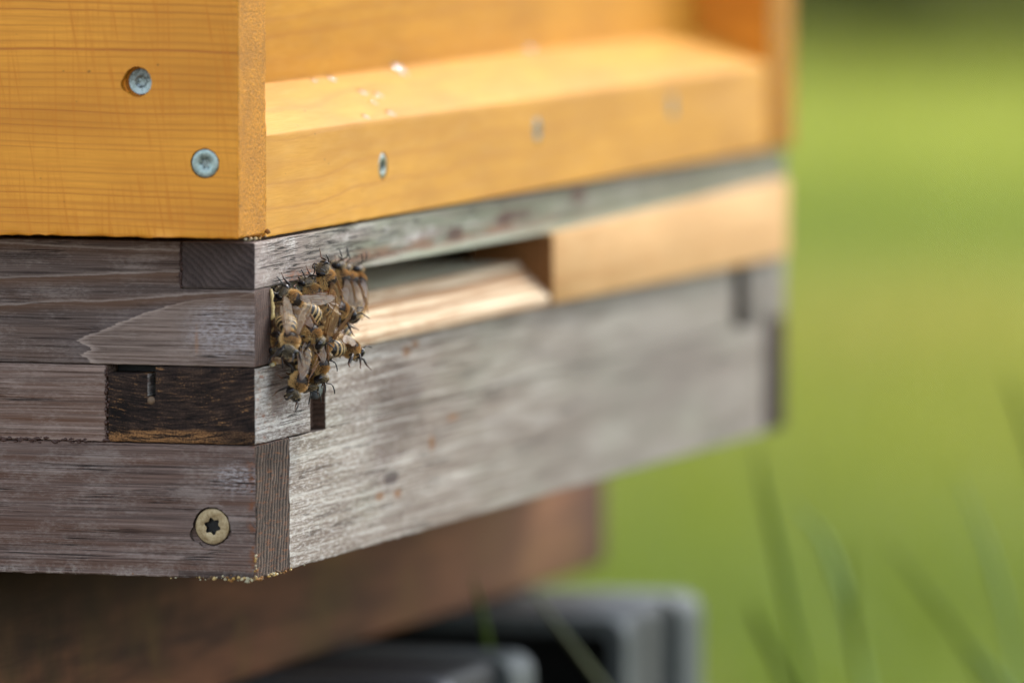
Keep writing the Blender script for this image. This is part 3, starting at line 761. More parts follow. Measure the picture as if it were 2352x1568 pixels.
# ------------------------------------------------------------------ bees
def bee_mat():
    n = NB("bee_cuticle")
    s = n.noise(n.mulv(n.P, 3.0), 3, 0.6)
    col = n.mix(n.map(s, 0.3, 0.7, 0.0, 0.3), n.attr("Col"), (0.01, 0.008, 0.006, 1))
    return n.done(col, 0.40, s, 0.08, 0.8, 0.4)
M_bee = bee_mat()
n_ = NB("bee_eye"); M_eye = n_.done((0.006, 0.006, 0.008, 1), 0.16, None, spec=0.6)
n_ = NB("bee_hair"); M_fur = n_.done(n_.attr("Col"), 0.55, None, spec=0.3)
n_ = NB("bee_antenna"); M_ant = n_.done((0.012, 0.011, 0.011, 1), 0.28)
n_ = NB("wing_vein"); M_vein = n_.done(S(112, 72, 40), 0.4)
def wing_mat():
    n = NB("wing_membrane"); t = n.t
    tr = t.nodes.new("ShaderNodeBsdfTransparent"); tr.inputs[0].default_value = (0.93, 0.85, 0.70, 1)
    tl = t.nodes.new("ShaderNodeBsdfTranslucent"); tl.inputs[0].default_value = S(206, 170, 116)
    df = t.nodes.new("ShaderNodeBsdfDiffuse"); df.inputs[0].default_value = S(206, 176, 128)
    gl = t.nodes.new("ShaderNodeBsdfGlossy"); gl.inputs["Roughness"].default_value = 0.3; gl.inputs[0].default_value = (1, 0.95, 0.88, 1)
    s = n.noise(n.mulv(n.P, 1.6), 3, 0.6)
    bp = t.nodes.new("ShaderNodeBump"); bp.inputs["Distance"].default_value = 0.0002; t.links.new(s, bp.inputs["Height"])
    t.links.new(bp.outputs[0], gl.inputs["Normal"])
    m1 = t.nodes.new("ShaderNodeMixShader"); m1.inputs[0].default_value = 0.5; t.links.new(df.outputs[0], m1.inputs[1]); t.links.new(tl.outputs[0], m1.inputs[2])
    m2 = t.nodes.new("ShaderNodeMixShader"); m2.inputs[0].default_value = 0.2; t.links.new(tr.outputs[0], m2.inputs[1]); t.links.new(m1.outputs[0], m2.inputs[2])
    m3 = t.nodes.new("ShaderNodeMixShader"); m3.inputs[0].default_value = 0.14; t.links.new(m2.outputs[0], m3.inputs[1]); t.links.new(gl.outputs[0], m3.inputs[2])
    t.links.new(m3.outputs[0], t.nodes["Material Output"].inputs[0])
    return n.m
M_wing = wing_mat()
BLK, TAN, ORG, BRN, GLD, GRY = S(22, 19, 17), S(222, 190, 132), S(210, 124, 46), S(62, 48, 36), S(250, 214, 142), S(212, 194, 156)
def lerp(a, b, t): return tuple(a[i] + (b[i] - a[i]) * t for i in range(4))

def bee_body(orange_first, curl, head_yaw, legset, sd):
    """one continuous lofted head-thorax-abdomen surface plus jointed legs; mm units, +X head, +Z back"""
    bm = bmesh.new(); lay = bm.verts.layers.float_color.new("Col")
    rr = random.Random(sd)
    # stations: x, z, half width, half height, tag
    st = []
    for k in range(27):                                   # abdomen, tip first
        t = k / 26.0
        x = -8.0 + 7.5 * t
        r = (math.sin(math.pi * (0.04 + 0.96 * t) ** 0.80)) ** 0.62 if t < 1 else 0.2
        r = max(r, 0.16)
        seg = (t * 6.0) % 1.0
        bump = 1 + 0.030 * (1 - seg)
        hw, hh = 2.36 * r * bump, 2.15 * r * bump
        z = -curl * ((1 - t) ** 1.7) * 3.0 - 0.25
        st.append((x, z, hw, hh, 'a', t))
    st.append((-0.42, -0.25, 0.5, 0.5, 'w', 0))
    for k in range(13):                                   # thorax
        t = k / 12.0
        x = -0.25 + 4.15 * t
        r = (1 - (2 * t - 1) ** 2 * 0.93) ** 0.5
        st.append((x, 0.12 * math.sin(math.pi * t), 2.0 * r, 1.95 * r, 't', t))
    st.append((4.02, -0.2, 0.6, 0.6, 'n', 0))
    for k in range(9):                                    # head: wide flat lens, muzzle down
        t = k / 8.0
        x = 4.12 + 1.75 * t
        r = (1 - (2 * t - 1) ** 2 * 0.9) ** 0.5
        st.append((x, -0.35 - 0.25 * t, 1.78 * r, 1.62 * r * (1 - 0.05 * t), 'h', t))
    N = 28; rings = []
    cy, sy = math.cos(head_yaw), math.sin(head_yaw)
    for (x, z, hw, hh, tg, t) in st:
        rg = []
        for k in range(N):
            a = 2 * math.pi * k / N
            y_, z_ = hw * math.cos(a), hh * math.sin(a)
            if tg == 'a' and z_ < 0: z_ *= 0.85
            if tg == 'h':
                if z_ < 0: z_ *= 1.16; y_ *= (1 - 0.38 * (-z_ / 1.9) ** 1.3)
            p = Vector((x, y_, z + z_))
            if tg == 'h':
                q = p - Vector((4.1, 0, 0)); p = Vector((4.1 + q.x * cy - q.y * sy, q.x * sy + q.y * cy, p.z))
            v = bm.verts.new(p)
            up = math.sin(a)
            if tg == 'a':
                seg = (t * 6.0 + 0.05 * math.sin(3 * a)) % 1.0
                idx = int(t * 6.0)
                c = BLK if idx == 0 else (lerp(BLK, TAN, 0.85) if seg < 0.36 else BLK)
                if orange_first and idx >= 4: c = lerp(ORG, BLK, 0.15) if seg > 0.3 else TAN
                if up < -0.45: c = lerp(c, BRN, 0.6)
            elif tg == 't': c = lerp(BLK, BRN, 0.35) if up > 0.35 else BRN
            elif tg == 'h': c = lerp(BLK, GRY, 0.12)
            else: c = BLK
            v[lay] = c; rg.append(v)
        rings.append(rg)
    for i in range(len(rings) - 1):
        for k in range(N): bm.faces.new((rings[i][k], rings[i][(k + 1) % N], rings[i + 1][(k + 1) % N], rings[i + 1][k]))
    bm.faces.new(rings[0][::-1]); bm.faces.new(rings[-1])
    bmesh.ops.recalc_face_normals(bm, faces=bm.faces)
    # legs: hip inside the thorax, femur, tibia, tarsus
    spread = {0: 0.82, 1: 1.0}[legset]
    for s in (-1, 1):
        for (hx, kx, kz, tx, fx) in ((3.1, 4.2, -0.6, 5.0, 5.9), (1.9, 1.7, -0.1, 1.5, 1.3), (0.7, -1.2, 0.2, -2.5, -3.4)):
            j = lambda v: v + rr.uniform(-0.35, 0.35)
            hip = (hx, s * 0.9, -1.2)
            knee = (j(kx), s * 2.9 * spread, j(kz) - 0.6)
            an = (j(tx), s * (3.6 * spread + rr.uniform(-.2, .4)), -2.6)
            ft = (j(fx), s * (4.3 * spread), -3.2)
            hind = hx < 1
            mid1 = tuple((hip[i] * .4 + knee[i] * .6) for i in range(3))
            mid2 = tuple((knee[i] * .45 + an[i] * .55) for i in range(3))
            rad = [0.32, 0.36, 0.24, 0.50 if hind else 0.28, 0.32 if hind else 0.18, 0.20 if hind else 0.13, 0.09]
            pts = [hip, mid1, knee, mid2, an, tuple((an[i] + ft[i]) / 2 for i in range(3)), ft]
            for rg in tube(bm, pts, rad, 8):
                for v in rg: v[lay] = S(40, 30, 23) if v.co.z > -2.5 else S(104, 66, 38)
            # claw
            for rg in tube(bm, [ft, (ft[0] + 0.35, ft[1] + s * 0.25, ft[2] - 0.1)], [0.1, 0.04], 6):
                for v in rg: v[lay] = S(110, 62, 34)
    # mandibles and tongue base
    for s in (-1, 1):
        a = Vector((4.1, 0, 0)); q = [Vector((1.3, s * 0.5, -1.85)), Vector((1.55, s * 0.45, -2.4)), Vector((1.6, s * 0.08, -2.75))]
        for rg in tube(bm, [a + Vector((p.x * cy - p.y * sy, p.x * sy + p.y * cy, p.z)) for p in q], [0.34, 0.28, 0.1], 7):
            for v in rg: v[lay] = S(58, 38, 24)
    for f in bm.faces: f.smooth = True
    for v in bm.verts: v.co *= 0.001
    me = bpy.data.meshes.new("bee_body"); bm.to_mesh(me); bm.free(); me.materials.append(M_bee)
    return me

def bee_fur(me_body, curl, head_yaw, sd):
    rr = np.random.default_rng(sd)
    V = []; F = []; C = []
    def strand(p, nrm, L, wd, col, lean):
        d = nrm + lean + rr.normal(0, 0.28, 3); d /= np.linalg.norm(d)
        s = np.cross(d, rr.normal(0, 1, 3)); s /= np.linalg.norm(s) + 1e-9
        b = len(V); bend = lean * L * 0.25
        V.extend([p - s * wd, p + s * wd, p + d * L + bend]); F.append((b, b + 1, b + 2))
        C.extend([tuple(q * 0.85 for q in col[:3]) + (1,)] * 2 + [tuple(min(1, q * 1.15) for q in col[:3]) + (1,)])
    for k in range(5200):                                 # thorax
        a = rr.uniform(0, 2 * math.pi); t = rr.uniform(0.0, 1.0)
        r = (1 - (2 * t - 1) ** 2 * 0.93) ** 0.5
        x = -0.25 + 4.15 * t; up = math.sin(a)
        disc = up > 0.50 and 0.22 < t < 0.70
        if disc and rr.random() < 0.45: continue
        nrm = np.array([(2 * t - 1) * 1.0, math.cos(a), math.sin(a)]); nrm /= np.linalg.norm(nrm)
        p = np.array([x, 2.0 * r * math.cos(a), 0.12 * math.sin(math.pi * t) + 1.95 * r * math.sin(a)])
        edge = abs(2 * t - 1)
        col = lerp(GLD, S(206, 150, 76), rr.random() * 0.8) if rr.random() < 0.75 else lerp(TAN, GRY, rr.random())
        if up > 0.1: col = lerp(col, S(176, 128, 70), min(0.55, (up - 0.1) * 1.0))  # browner back against golden flanks imitates raking light on the rims
        if disc: col = BRN
        strand(p, nrm, rr.uniform(0.35, 0.72) * (0.45 if disc else 1.0), 0.04, col, np.array([-0.35, 0, -0.05]))
    for k in range(900):                                  # head: crown and face
        a = rr.uniform(0, 2 * math.pi); t = rr.uniform(0.0, 1.0)
        r = (1 - (2 * t - 1) ** 2 * 0.9) ** 0.5
        if abs(math.cos(a)) > 0.72: continue
        if t > 0.8 and rr.random() < 0.5: continue
        z_ = 1.62 * r * math.sin(a); y_ = 1.78 * r * math.cos(a)
        if z_ < 0: z_ *= 1.16; y_ *= (1 - 0.38 * (-z_ / 1.9) ** 1.3)
        p = np.array([4.12 + 1.75 * t, y_, -0.35 - 0.25 * t + z_])
        nrm = np.array([(2 * t - 1), math.cos(a), math.sin(a)]); nrm /= np.linalg.norm(nrm)
        cy, sy = math.cos(head_yaw), math.sin(head_yaw)
        q = p - np.array([4.1, 0, 0]); p = np.array([4.1 + q[0] * cy - q[1] * sy, q[0] * sy + q[1] * cy, p[2]])
        nrm = np.array([nrm[0] * cy - nrm[1] * sy, nrm[0] * sy + nrm[1] * cy, nrm[2]])
        strand(p, nrm, rr.uniform(0.2, 0.5), 0.028, lerp(GRY, TAN, rr.random()), np.array([0.1, 0, 0.1]))
    for k in range(2600):                                 # abdomen bands
        t = rr.uniform(0.12, 0.99); seg = (t * 6) % 1.0
        if seg > 0.42 and t < 0.86: continue
        a = rr.uniform(0, 2 * math.pi)
        r = max((math.sin(math.pi * (0.04 + 0.96 * t) ** 0.80)) ** 0.62, 0.16)
        hw, hh = 2.38 * r, 2.17 * r
        z = -curl * ((1 - t) ** 1.7) * 3.0 - 0.25
        zz = hh * math.sin(a)
        if zz < 0: zz *= 0.85
        p = np.array([-8.0 + 7.5 * t, hw * math.cos(a), z + zz])
        nrm = np.array([0, math.cos(a), math.sin(a)])
        strand(p, nrm * 0.6, rr.uniform(0.22, 0.5) if t < 0.86 else rr.uniform(0.4, 0.8), 0.028, lerp(TAN, GLD, rr.random() * 0.6), np.array([-0.9, 0, 0]))
    me = bpy.data.meshes.new("bee_fur")
    me.from_pydata([tuple(v * 0.001) for v in map(np.asarray, V)], [], F)
    at = me.color_attributes.new("Col", 'FLOAT_COLOR', 'POINT')
    at.data.foreach_set("color", np.array(C, dtype=np.float32).ravel())
    me.materials.append(M_fur)
    return me

def bee_eye(s, head_yaw):
    bm = bmesh.new(); bmesh.ops.create_uvsphere(bm, u_segments=18, v_segments=12, radius=1)
    cy, sy = math.cos(head_yaw), math.sin(head_yaw)
    for v in bm.verts:
        q = Vector((0.78 * v.co.x, 0.55 * v.co.y, 1.22 * v.co.z))
        q.y -= 0.10 * q.z * q.z
        q = Vector((q.x + 0.92, s * (q.y + 1.42), q.z - 0.42))
        v.co = Vector((4.1 + q.x * cy - q.y * sy, q.x * sy + q.y * cy, q.z)) * 0.001
    for f in bm.faces: f.smooth = True
    bmesh.ops.recalc_face_normals(bm, faces=bm.faces)
    me = bpy.data.meshes.new("bee_eye"); bm.to_mesh(me); bm.free(); me.materials.append(M_eye); return me
def bee_antenna(s, head_yaw, up):
    bm = bmesh.new(); cy, sy = math.cos(head_yaw), math.sin(head_yaw)
    pts = [(1.62, 0.28, -0.55), (2.1, 0.75, 0.15 + 0.3 * up), (2.5, 1.15, 0.75 + 0.5 * up), (3.1, 1.45, 0.55 + 0.9 * up), (4.0, 1.7, 0.25 + 1.2 * up), (4.7, 1.85, -0.05 + 1.3 * up)]
    P = [Vector((4.1 + x * cy - s * y * sy, x * sy + s * y * cy, z)) for x, y, z in pts]
    tube(bm, P, [0.13, 0.12, 0.14, 0.15, 0.15, 0.10], 7)
    bmesh.ops.recalc_face_normals(bm, faces=bm.faces)
    for v in bm.verts: v.co *= 0.001
    me = bpy.data.meshes.new("bee_antenna"); bm.to_mesh(me); bm.free(); me.materials.append(M_ant); return me
def bee_wing(s, out, lift, twist):
    """fore and hind wing of one side; out = angle away from the body line, lift = upward angle"""
    bm = bmesh.new()
    def sheet(L, Wd, root, ang, n=14):
        lead, trail = [], []
        for k in range(n + 1):
            t = k / n
            a = L * t
            wl = 0.10 * Wd * math.sin(math.pi * t) + 0.02
            wt = Wd * (math.sin(math.pi * min(1, 0.08 + 0.92 * t ** 0.8)) ** 0.75) * (0.55 + 0.45 * t) + 0.05
            if t > 0.9: wl -= (t - 0.9) * 4 * Wd * 0.3
            lead.append((a, wl)); trail.append((a, -wt))
        ca, sa = math.cos(ang), math.sin(ang)
        cl, sl = math.cos(lift), math.sin(lift)
        ct, stw = math.cos(twist), math.sin(twist)
        def T(p):
            a_, b_ = p                                    # a_: root to tip, b_: towards the leading edge
            dx, dy, dz = -ca * cl, sa * cl, sl
            q = (dx * a_ + sa * ct * b_, dy * a_ + ca * ct * b_, dz * a_ - stw * b_ + 0.07 * math.sin(2.2 * a_ + 1.7 * b_))
            return (root[0] + q[0], s * (root[1] + q[1]), root[2] + q[2])
        rows = []
        m = 5
        for k in range(n + 1):
            rows.append([bm.verts.new(T((lead[k][0], lead[k][1] + (trail[k][1] - lead[k][1]) * j / m))) for j in range(m + 1)])
        for k in range(n):
            for j in range(m): bm.faces.new((rows[k][j], rows[k][j + 1], rows[k + 1][j + 1], rows[k + 1][j])).smooth = True
        nv0 = len(bm.faces)
        veins = [[0.0] * (n + 1), [0.22 + 0.05 * math.sin(k * .5) for k in range(n + 1)], [0.45 + 0.1 * k / n for k in range(n + 1)], [0.66 + 0.12 * k / n for k in range(n + 1)], [1.0] * (n + 1)]
        for vi, vv in enumerate(veins):
            kk = range(0, n + 1 if vi in (0, 4) else n - 1 - vi)
            pts = [T((lead[k][0], lead[k][1] + (trail[k][1] - lead[k][1]) * vv[k])) for k in kk]
            tube(bm, pts, 0.085 if vi == 0 else (0.03 if vi == 4 else 0.045), 5)
        for (ka, ja, jb) in ((5, 0.22, 0.47), (8, 0.0, 0.25), (8, 0.48, 0.74), (10, 0.24, 0.52), (4, 0.46, 0.68)):
            if ka < n: tube(bm, [T((lead[ka][0] + 0.25 * q, lead[ka][1] + (trail[ka][1] - lead[ka][1]) * (ja + (jb - ja) * q))) for q in (0, .5, 1)], 0.04, 5)
        for f in bm.faces[nv0:] if False else list(bm.faces)[nv0:]: f.material_index = 1
    sheet(8.8, 2.7, (2.1, 1.25, 1.55), out)
    sheet(6.2, 1.9, (1.2, 1.30, 1.35), out + 0.22)
    for v in bm.verts: v.co *= 0.001
    me = bpy.data.meshes.new("bee_wing"); bm.to_mesh(me); bm.free(); me.materials.append(M_wing); me.materials.append(M_vein); return me

BODY = [(False, 0.25, 0.0, 0, 1), (True, 0.35, 0.45, 1, 2), (False, 0.5, -0.4, 0, 3), (False, 0.15, 0.15, 1, 4)]
BM_ = []
for (of, cu, hy, lg, sd) in BODY:
    b = bee_body(of, cu, hy, lg, sd)
    BM_.append(dict(body=b, fur=bee_fur(b, cu, hy, sd), eyes=[bee_eye(s, hy) for s in (1, -1)], ant=[[bee_antenna(s, hy, u) for s in (1, -1)] for u in (0.0, 0.8)]))
WG = [[bee_wing(s, 0.17, 0.03, 0.85) for s in (1, -1)], [bee_wing(s, 0.62, 0.28, 0.35) for s in (1, -1)], [bee_wing(s, 0.34, 0.75, 0.75) for s in (1, -1)]]

def bee(zx, zy, off, head, back, var, wings, ant, label, scale=1.04):
    """zx, zy: where the thorax stands on the plane y = -off (mm) in front of the hive front; head/back: right, up, towards-viewer"""
    px, py = (900 + zx / 2.614) / 1.5642, (880 + zy / 2.614) / 1.5642
    d = ray(px, py); t = (-off * 0.001 - CAMP.y) / d.y
    p = CAMP + d * t
    tw = lambda v: (c_r * v[0] + c_u * v[1] - c_f * v[2])
    X = tw(head).normalized(); Z = tw(back); Z = (Z - X * Z.dot(X)).normalized(); Y = Z.cross(X)
    e = thing("honey_bee", label, "bee", p, "honey bees clustered at the hive entrance")
    e.matrix_world = Matrix(((X.x, Y.x, Z.x, p.x), (X.y, Y.y, Z.y, p.y), (X.z, Y.z, Z.z, p.z), (0, 0, 0, 1))) @ Matrix.Scale(scale, 4) @ Matrix.Translation((-0.0019, 0, 0))
    src = BM_[var]
    for nm, me in [("body", src['body']), ("fur", src['fur']), ("eye", src['eyes'][0]), ("eye", src['eyes'][1]),
                   ("antenna", src['ant'][ant][0]), ("antenna", src['ant'][ant][1]), ("wing", WG[wings][0]), ("wing", WG[wings][1])]:
        o = bpy.data.objects.new(nm, me); COL.objects.link(o); o.parent = e
    return e
bee(715, 315, 7.0, (-.10, .72, .55), (.78, .15, .60), 1, 0, 1, "topmost left honey bee facing up, head on the grey bar, wings hanging")
bee(852, 312, 3.5, (-.05, .95, .20), (.85, .05, .45), 0, 0, 1, "honey bee facing up, first of three in the row under the grey bar")
bee(926, 335, 4.2, (-.16, .95, .22), (.8, .1, .5), 3, 0, 0, "honey bee facing up, middle one of three in the row under the grey bar")
bee(1000, 342, 3.0, (.16, .92, -.22), (.9, .1, .2), 1, 0, 1, "honey bee facing up, last of the upper row beside the dark entrance gap")
bee(392, 510, 3.5, (-.62, .50, .58), (.55, -.25, .75), 0, 1, 0, "honey bee in the upper left corner of the entrance with its face to the viewer")
bee(580, 450, 4.5, (-.40, .70, .50), (.6, -.15, .78), 2, 0, 1, "honey bee just below the top bee, its two black eyes showing")
bee(285, 665, 0.0, (.05, .85, -.25), (-.1, .3, .95), 3, 0, 0, "honey bee wedged against the left wall of the entrance, only its fuzzy back showing")
bee(690, 920, 7.0, (.15, -.90, .35), (.75, .20, .60), 0, 2, 1, "honey bee heading down in the middle of the cluster with both wings raised")
bee(575, 830, 8.0, (.55, -.55, .40), (.50, .70, .45), 1, 0, 1, "honey bee with an orange banded abdomen heading down right across the cluster")
bee(835, 610, 5.0, (.80, -.15, -.30), (.1, .8, .55), 3, 0, 0, "honey bee heading right on the pale landing strip, one black eye showing")
bee(815, 715, 3.8, (.60, .50, -.50), (.25, .55, .75), 0, 1, 0, "honey bee with bright shining spread wings at the right of the cluster")
bee(938, 975, 8.5, (.50, -.06, -.86), (.10, .80, .30), 3, 0, 1, "honey bee seen from behind with a black tipped striped abdomen, rightmost in the cluster")
bee(370, 900, 6.5, (.10, -.66, .74), (.30, .70, .60), 2, 2, 0, "honey bee heading down at the left wall with glinting spread wings")
bee(650, 1130, 7.5, (.22, -.93, .25), (.82, .15, .55), 0, 0, 1, "honey bee heading down beside the slot, its wings folded flat")
bee(555, 1205, 5.0, (.10, -.97, .20), (.62, .1, .75), 3, 0, 0, "honey bee heading down just above the steel pin")
bee(450, 1290, 6.0, (-.18, -.90, .36), (.72, .12, .66), 2, 0, 1, "lowest honey bee of the cluster, head down on the grey bottom bar")
bee(610, 600, -3.0, (-.3, .8, -.1), (.2, .3, .9), 0, 0, 0, "dark honey bee deep in the entrance behind the upper bees")
bee(255, 880, 1.0, (-.15, -.8, .4), (.4, .3, .85), 3, 0, 0, "honey bee half hidden behind the left entrance wall")
bee(545, 965, 3.0, (.55, -.70, .25), (.5, .55, .65), 1, 0, 0, "honey bee with a striped abdomen half buried in the lower cluster")
bee(430, 700, 0.0, (.5, -.6, .3), (.4, .5, .75), 0, 0, 0, "honey bee buried in the middle of the cluster left of the raised wings")
bee(690, 620, 1.0, (-.5, .6, .2), (.3, .4, .85), 2, 0, 0, "honey bee buried behind the top bee's hanging wings")
bee(480, 1080, 1.0, (.2, -.9, .2), (.6, .2, .75), 3, 0, 0, "honey bee buried behind the lowest bees")

# ------------------------------------------------------------------ lawn, grass, blades, hedge
def lawn_mat():
    n = NB("lawn_soil"); P = n.mulv(n.P, 0.001)
    a = n.noise(P, 4, 0.6, 0.3, 0.9)
    col = n.ramp(a, [(0.35, S(84, 92, 30)), (0.5, S(118, 124, 44)), (0.65, S(144, 138, 60))])
    bounce_earth = n.mix(n.noise(P, 5, 0.7, 0.0, 6.0), S(70, 60, 46), S(104, 92, 74))
    near = n.map(n.add(n.mul(n.x, 0.001), n.mul(a, 1.2)), 1.3, 2.0, 1, 0)  # unseen bare ground, added to cut green bounce light on the hive
    col = n.mix(near, col, bounce_earth)
    return n.done(col, 0.9, a, 20, 0.5, 0.1)
M_lawn = lawn_mat()
me = bpy.data.meshes.new("lawn")
gv, gf = [], []
GN = 40
for i in range(GN + 1):
    for j in range(GN + 1):
        x, y = -60 + 160 * i / GN, -70 + 140 * j / GN
        gv.append((x, y, 0.0))
for i in range(GN):
    for j in range(GN):
        a = i * (GN + 1) + j; gf.append((a, a + GN + 1, a + GN + 2, a + 1))
me.from_pydata(gv, [], gf); me.materials.append(M_lawn)
lo = bpy.data.objects.new("lawn", me); COL.objects.link(lo); tag(lo, "green lawn behind the hive", "lawn", None, "structure")

def blade_mat(name, a, b, trans=0.35, patches=None):
    n = NB(name); t = n.t
    s = n.noise(n.mulv(n.P, 0.0011), 3, 0.6)
    col = n.mix(n.map(s, 0.35, 0.65), S(*a), S(*b))
    if patches:
        X, Y = n.mul(n.x, 0.001), n.mul(n.y, 0.001)
        wv = n.mul(n.sub(n.noise(n.mulv(n.P, 0.0011), 4, 0.6), 0.5), 2.6)
        D = n.add(n.add(X, n.mul(Y, 0.5)), wv)
        for (d0, d1, c, k) in patches:
            mid, hw = (d0 + d1) / 2, (d1 - d0) / 2
            col = n.mix(n.mul(n.map(n.m_('ABSOLUTE', n.sub(D, mid)), hw * 0.5, hw * 1.2, 1, 0), k), col, S(*c))
    n.put(n.b.inputs["Base Color"], col); n.b.inputs["Roughness"].default_value = 0.5; n.b.inputs["Specular IOR Level"].default_value = 0.3
    tl = t.nodes.new("ShaderNodeBsdfTranslucent"); n.put(tl.inputs[0], col)
    m = t.nodes.new("ShaderNodeMixShader"); m.inputs[0].default_value = trans
    t.links.new(n.b.outputs[0], m.inputs[1]); t.links.new(tl.outputs[0], m.inputs[2]); t.links.new(m.outputs[0], t.nodes["Material Output"].inputs[0])
    return n.m
M_grass = blade_mat("lawn_grass", (134, 146, 54), (182, 180, 82), 0.35, [(1.0, 3.9, (122, 140, 58), 0.8), (4.6, 5.6, (196, 184, 96), 0.8), (5.6, 6.7, (144, 164, 76), 0.7), (7.2, 9.8, (196, 202, 92), 0.85), (10.6, 20, (92, 92, 38), 0.8)])
def grass():
    rr = np.random.default_rng(11); N = 52000
    x = 0.9 + 15.0 * rr.random(N) ** 1.25
    y = -1.6 + (x + 3.6) * 0.36 * rr.random(N) + 0.10 * x - 0.2
    h = rr.uniform(0.035, 0.085, N); wd = rr.uniform(0.0016, 0.0034, N) * (1 + 0.12 * x)
    a = rr.uniform(0, 2 * np.pi, N); b = rr.uniform(0, 2 * np.pi, N); ln = rr.uniform(0.1, 0.7, N) * h
    dx, dy = np.cos(a) * wd, np.sin(a) * wd
    lx, ly = np.cos(b) * ln, np.sin(b) * ln
    v = np.zeros((N, 5, 3))
    v[:, 0] = np.stack([x - dx, y - dy, 0 * x], 1); v[:, 1] = np.stack([x + dx, y + dy, 0 * x], 1)
    v[:, 2] = np.stack([x - dx * .8 + lx * .35, y - dy * .8 + ly * .35, h * .6], 1); v[:, 3] = np.stack([x + dx * .8 + lx * .35, y + dy * .8 + ly * .35, h * .6], 1)
    v[:, 4] = np.stack([x + lx, y + ly, h], 1)
    base = np.arange(N)[:, None] * 5
    loops = np.concatenate([base + np.array([[0, 1, 3, 2]]), base + np.array([[2, 3, 4]])], 1).ravel()
    tot = np.tile([4, 3], N); start = np.concatenate([[0], np.cumsum(tot)[:-1]])
    me = bpy.data.meshes.new("grass")
    me.vertices.add(N * 5); me.vertices.foreach_set("co", v.ravel())
    me.loops.add(len(loops)); me.loops.foreach_set("vertex_index", loops.astype(np.int32))
    me.polygons.add(2 * N); me.polygons.foreach_set("loop_start", start.astype(np.int32))
    me.update(calc_edges=True); me.validate()
    me.materials.append(M_grass)
    o = bpy.data.objects.new("grass", me); COL.objects.link(o)
    tag(o, "short yellow green grass covering the lawn behind the hive", "grass", None, "stuff")
grass()

M_bl_dark = blade_mat("dark_green_blade", (100, 126, 48), (116, 140, 58))
M_bl_blue = blade_mat("blue_green_blade", (150, 180, 124), (172, 194, 138))
M_bl_mid = blade_mat("mid_green_blade", (112, 134, 50), (132, 150, 60))
M_bl_pale = blade_mat("pale_green_blade", (150, 158, 128), (174, 180, 146))
def blade(pts, depth, wpx, mat, label):
    """a single bent grass blade; pts run from the tip down, and it continues to the ground"""
    P = [CAMP + ray(px, py) * (depth + 0.02 * i) for i, (px, py) in enumerate(pts)]
    d = (P[-1] - P[-2]).normalized()
    g = P[-1] + d * (P[-1].z / max(-d.z, 0.3)) * 0.97
    g.z = 0.0
    P += [P[-1].lerp(g, 0.5) + Vector((0, 0, 0.01)), g]
    root = g.copy()
    wd = 0.6 * wpx / FPX * depth
    bm = bmesh.new(); rows = []
    # resample
    Q = []
    for i in range(len(P) - 1):
        for k in range(6): Q.append(P[i].lerp(P[i + 1], k / 6))
    Q.append(P[-1])
    for _ in range(3): Q = [Q[0]] + [(Q[i - 1] + Q[i] * 2 + Q[i + 1]) / 4 for i in range(1, len(Q) - 1)] + [Q[-1]]
    side = (c_r * 0.92 + c_f * 0.4).normalized(); up = side.cross(Vector((0, 0, 1))).normalized()
    for i, q in enumerate(Q):
        t = i / (len(Q) - 1); ww = wd * 0.5 * min(1, 0.06 + (t * 3.2) ** 0.7) * (1 - 0.35 * t)
        rows.append([bm.verts.new(q - root + side * ww), bm.verts.new(q - root + up * ww * 0.35), bm.verts.new(q - root - side * ww),
                     bm.verts.new(q - root + up * (ww * 0.35 + 0.0002))])
    for i in range(len(rows) - 1):
        for a, b in ((0, 1), (1, 2), (2, 3), (3, 0)): bm.faces.new((rows[i][a], rows[i][b], rows[i + 1][b], rows[i + 1][a])).smooth = True
    bm.faces.new(rows[0]); bm.faces.new(rows[-1][::-1])
    bmesh.ops.recalc_face_normals(bm, faces=bm.faces)
    me = bpy.data.meshes.new("grass_blade"); bm.to_mesh(me); bm.free(); me.materials.append(mat)
    o = bpy.data.objects.new("grass_blade", me); COL.objects.link(o); o.location = root
    tag(o, label, "grass blade", "tall grass blades by the hive")
blade([(1733, 1010), (1760, 1150), (1800, 1320), (1850, 1568)], 2.45, 44, M_bl_dark, "tall thin olive grass blade rising to the lower right corner of the hive")
blade([(1815, 1150), (1890, 1225), (1945, 1380), (1985, 1568)], 2.45, 50, M_bl_blue, "bent pale blue green grass blade right of the olive blade")
blade([(1722, 1385), (1752, 1450), (1810, 1568)], 2.45, 56, M_bl_dark, "short dark green blade low beside the crate's right edge")
blade([(2030, 1235), (2140, 1370), (2215, 1475), (2280, 1600)], 2.45, 44, M_bl_mid, "mid green grass blade leaning far to the left")
blade([(2195, 1080), (2265, 1240), (2315, 1420), (2345, 1600)], 2.45, 34, M_bl_blue, "slim blue green blade leaning left at the right edge of the photo")
blade([(2303, 850), (2340, 940), (2390, 1090), (2440, 1300)], 2.45, 40, M_bl_mid, "dark green blade tip entering at the right edge, tallest of the blades")
blade([(1945, 1225), (1955, 1380), (1985, 1600)], 2.45, 34, M_bl_mid, "faint upright green blade behind the bent blue green one")
blade([(2225, 1480), (2265, 1530), (2320, 1600)], 2.45, 50, M_bl_blue, "short pale blade low at the bottom right corner")
blade([(1215, 1345), (1268, 1420), (1330, 1500), (1398, 1590)], 2.28, 36, M_bl_pale, "pale grey green blade leaning across the dark crate opening")
blade([(1085, 1320), (1105, 1400), (1125, 1500), (1150, 1600)], 2.26, 36, M_bl_dark, "dark green blade standing between the two crates")

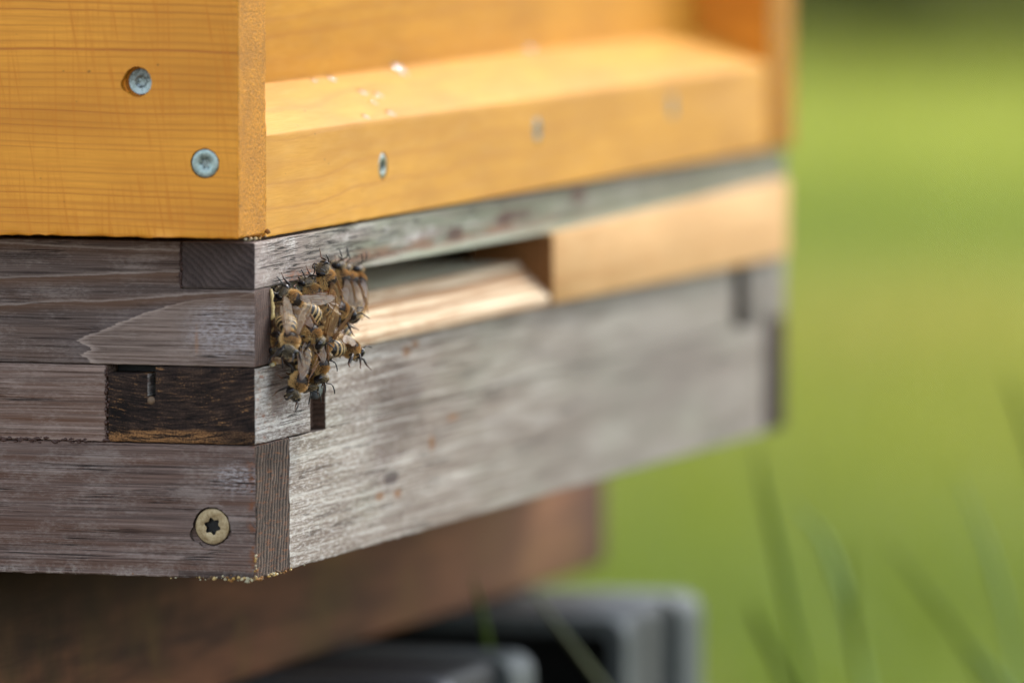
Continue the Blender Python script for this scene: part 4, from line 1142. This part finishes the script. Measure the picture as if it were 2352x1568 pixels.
M_leaf = blade_mat("shrub_leaf", (40, 52, 18), (70, 76, 26), 0.2)
M_stem = flat("shrub_stem", (74, 58, 40), 0.85)
def shrub(x, y, rad, hgt, sd, label):
    root = thing("hedge_shrub", label, "shrub", (x, y, 0), "shrubs along the far edge of the lawn")
    rr = random.Random(sd); rn = np.random.default_rng(sd)
    bm = bmesh.new(); tips = []
    for k in range(9):
        a = rr.uniform(0, 6.28); r = rad * rr.uniform(0.2, 0.75); hh = hgt * rr.uniform(0.55, 0.95)
        p0 = Vector((x + rr.uniform(-.06, .06), y + rr.uniform(-.06, .06), 0)); p2 = Vector((x + r * math.cos(a), y + r * math.sin(a), hh))
        p1 = p0.lerp(p2, 0.5) + Vector((rr.uniform(-.08, .08), rr.uniform(-.08, .08), 0.1))
        tube(bm, [p0, p1, p2], [0.022, 0.014, 0.006], 6); tips += [p1, p2, p0.lerp(p2, 0.3), p1.lerp(p2, 0.5)]
    me = bpy.data.meshes.new("stem"); bm.to_mesh(me); bm.free()
    link_mesh("stem", me, root, [M_stem])
    N = 3800; cs = []
    for k in range(46):
        a = rr.uniform(0, 6.28); u = rr.random() ** 0.5; z = rr.uniform(0.05, 0.95)
        rz = rad * (0.75 + 0.35 * math.sin(math.pi * z)) * (1 - 0.35 * z)
        cs.append((x + rz * u * math.cos(a), y + rz * u * math.sin(a), hgt * z))
    cs = np.array(cs + [tuple(t) for t in tips])
    c = cs[rn.integers(0, len(cs), N)] + rn.normal(0, 0.085, (N, 3)); c[:, 2] = np.abs(c[:, 2]) + 0.01
    d = rn.normal(0, 1, (N, 3)); d /= np.linalg.norm(d, axis=1)[:, None]; s = np.cross(d, rn.normal(0, 1, (N, 3))); s /= np.linalg.norm(s, axis=1)[:, None]
    L = rn.uniform(0.03, 0.06, N)[:, None]
    v = np.stack([c - d * L, c + s * L * .45, c + d * L, c - s * L * .45], 1).reshape(-1, 3)
    me = bpy.data.meshes.new("foliage"); me.from_pydata(v.tolist(), [], (np.arange(N * 4).reshape(N, 4)).tolist())
    link_mesh("foliage", me, root, [M_leaf])
far = CAMP + ray(2100, 165) * ((CAMP.z) / -ray(2100, 165).z)
shrub(far.x + 0.55, far.y + 0.55, 0.62, 1.35, 21, "dark olive shrub at the far lawn edge, nearer to the hive corner")
shrub(far.x + 0.75, far.y - 0.45, 0.70, 1.5, 22, "dark olive shrub at the far lawn edge, in the top right corner")
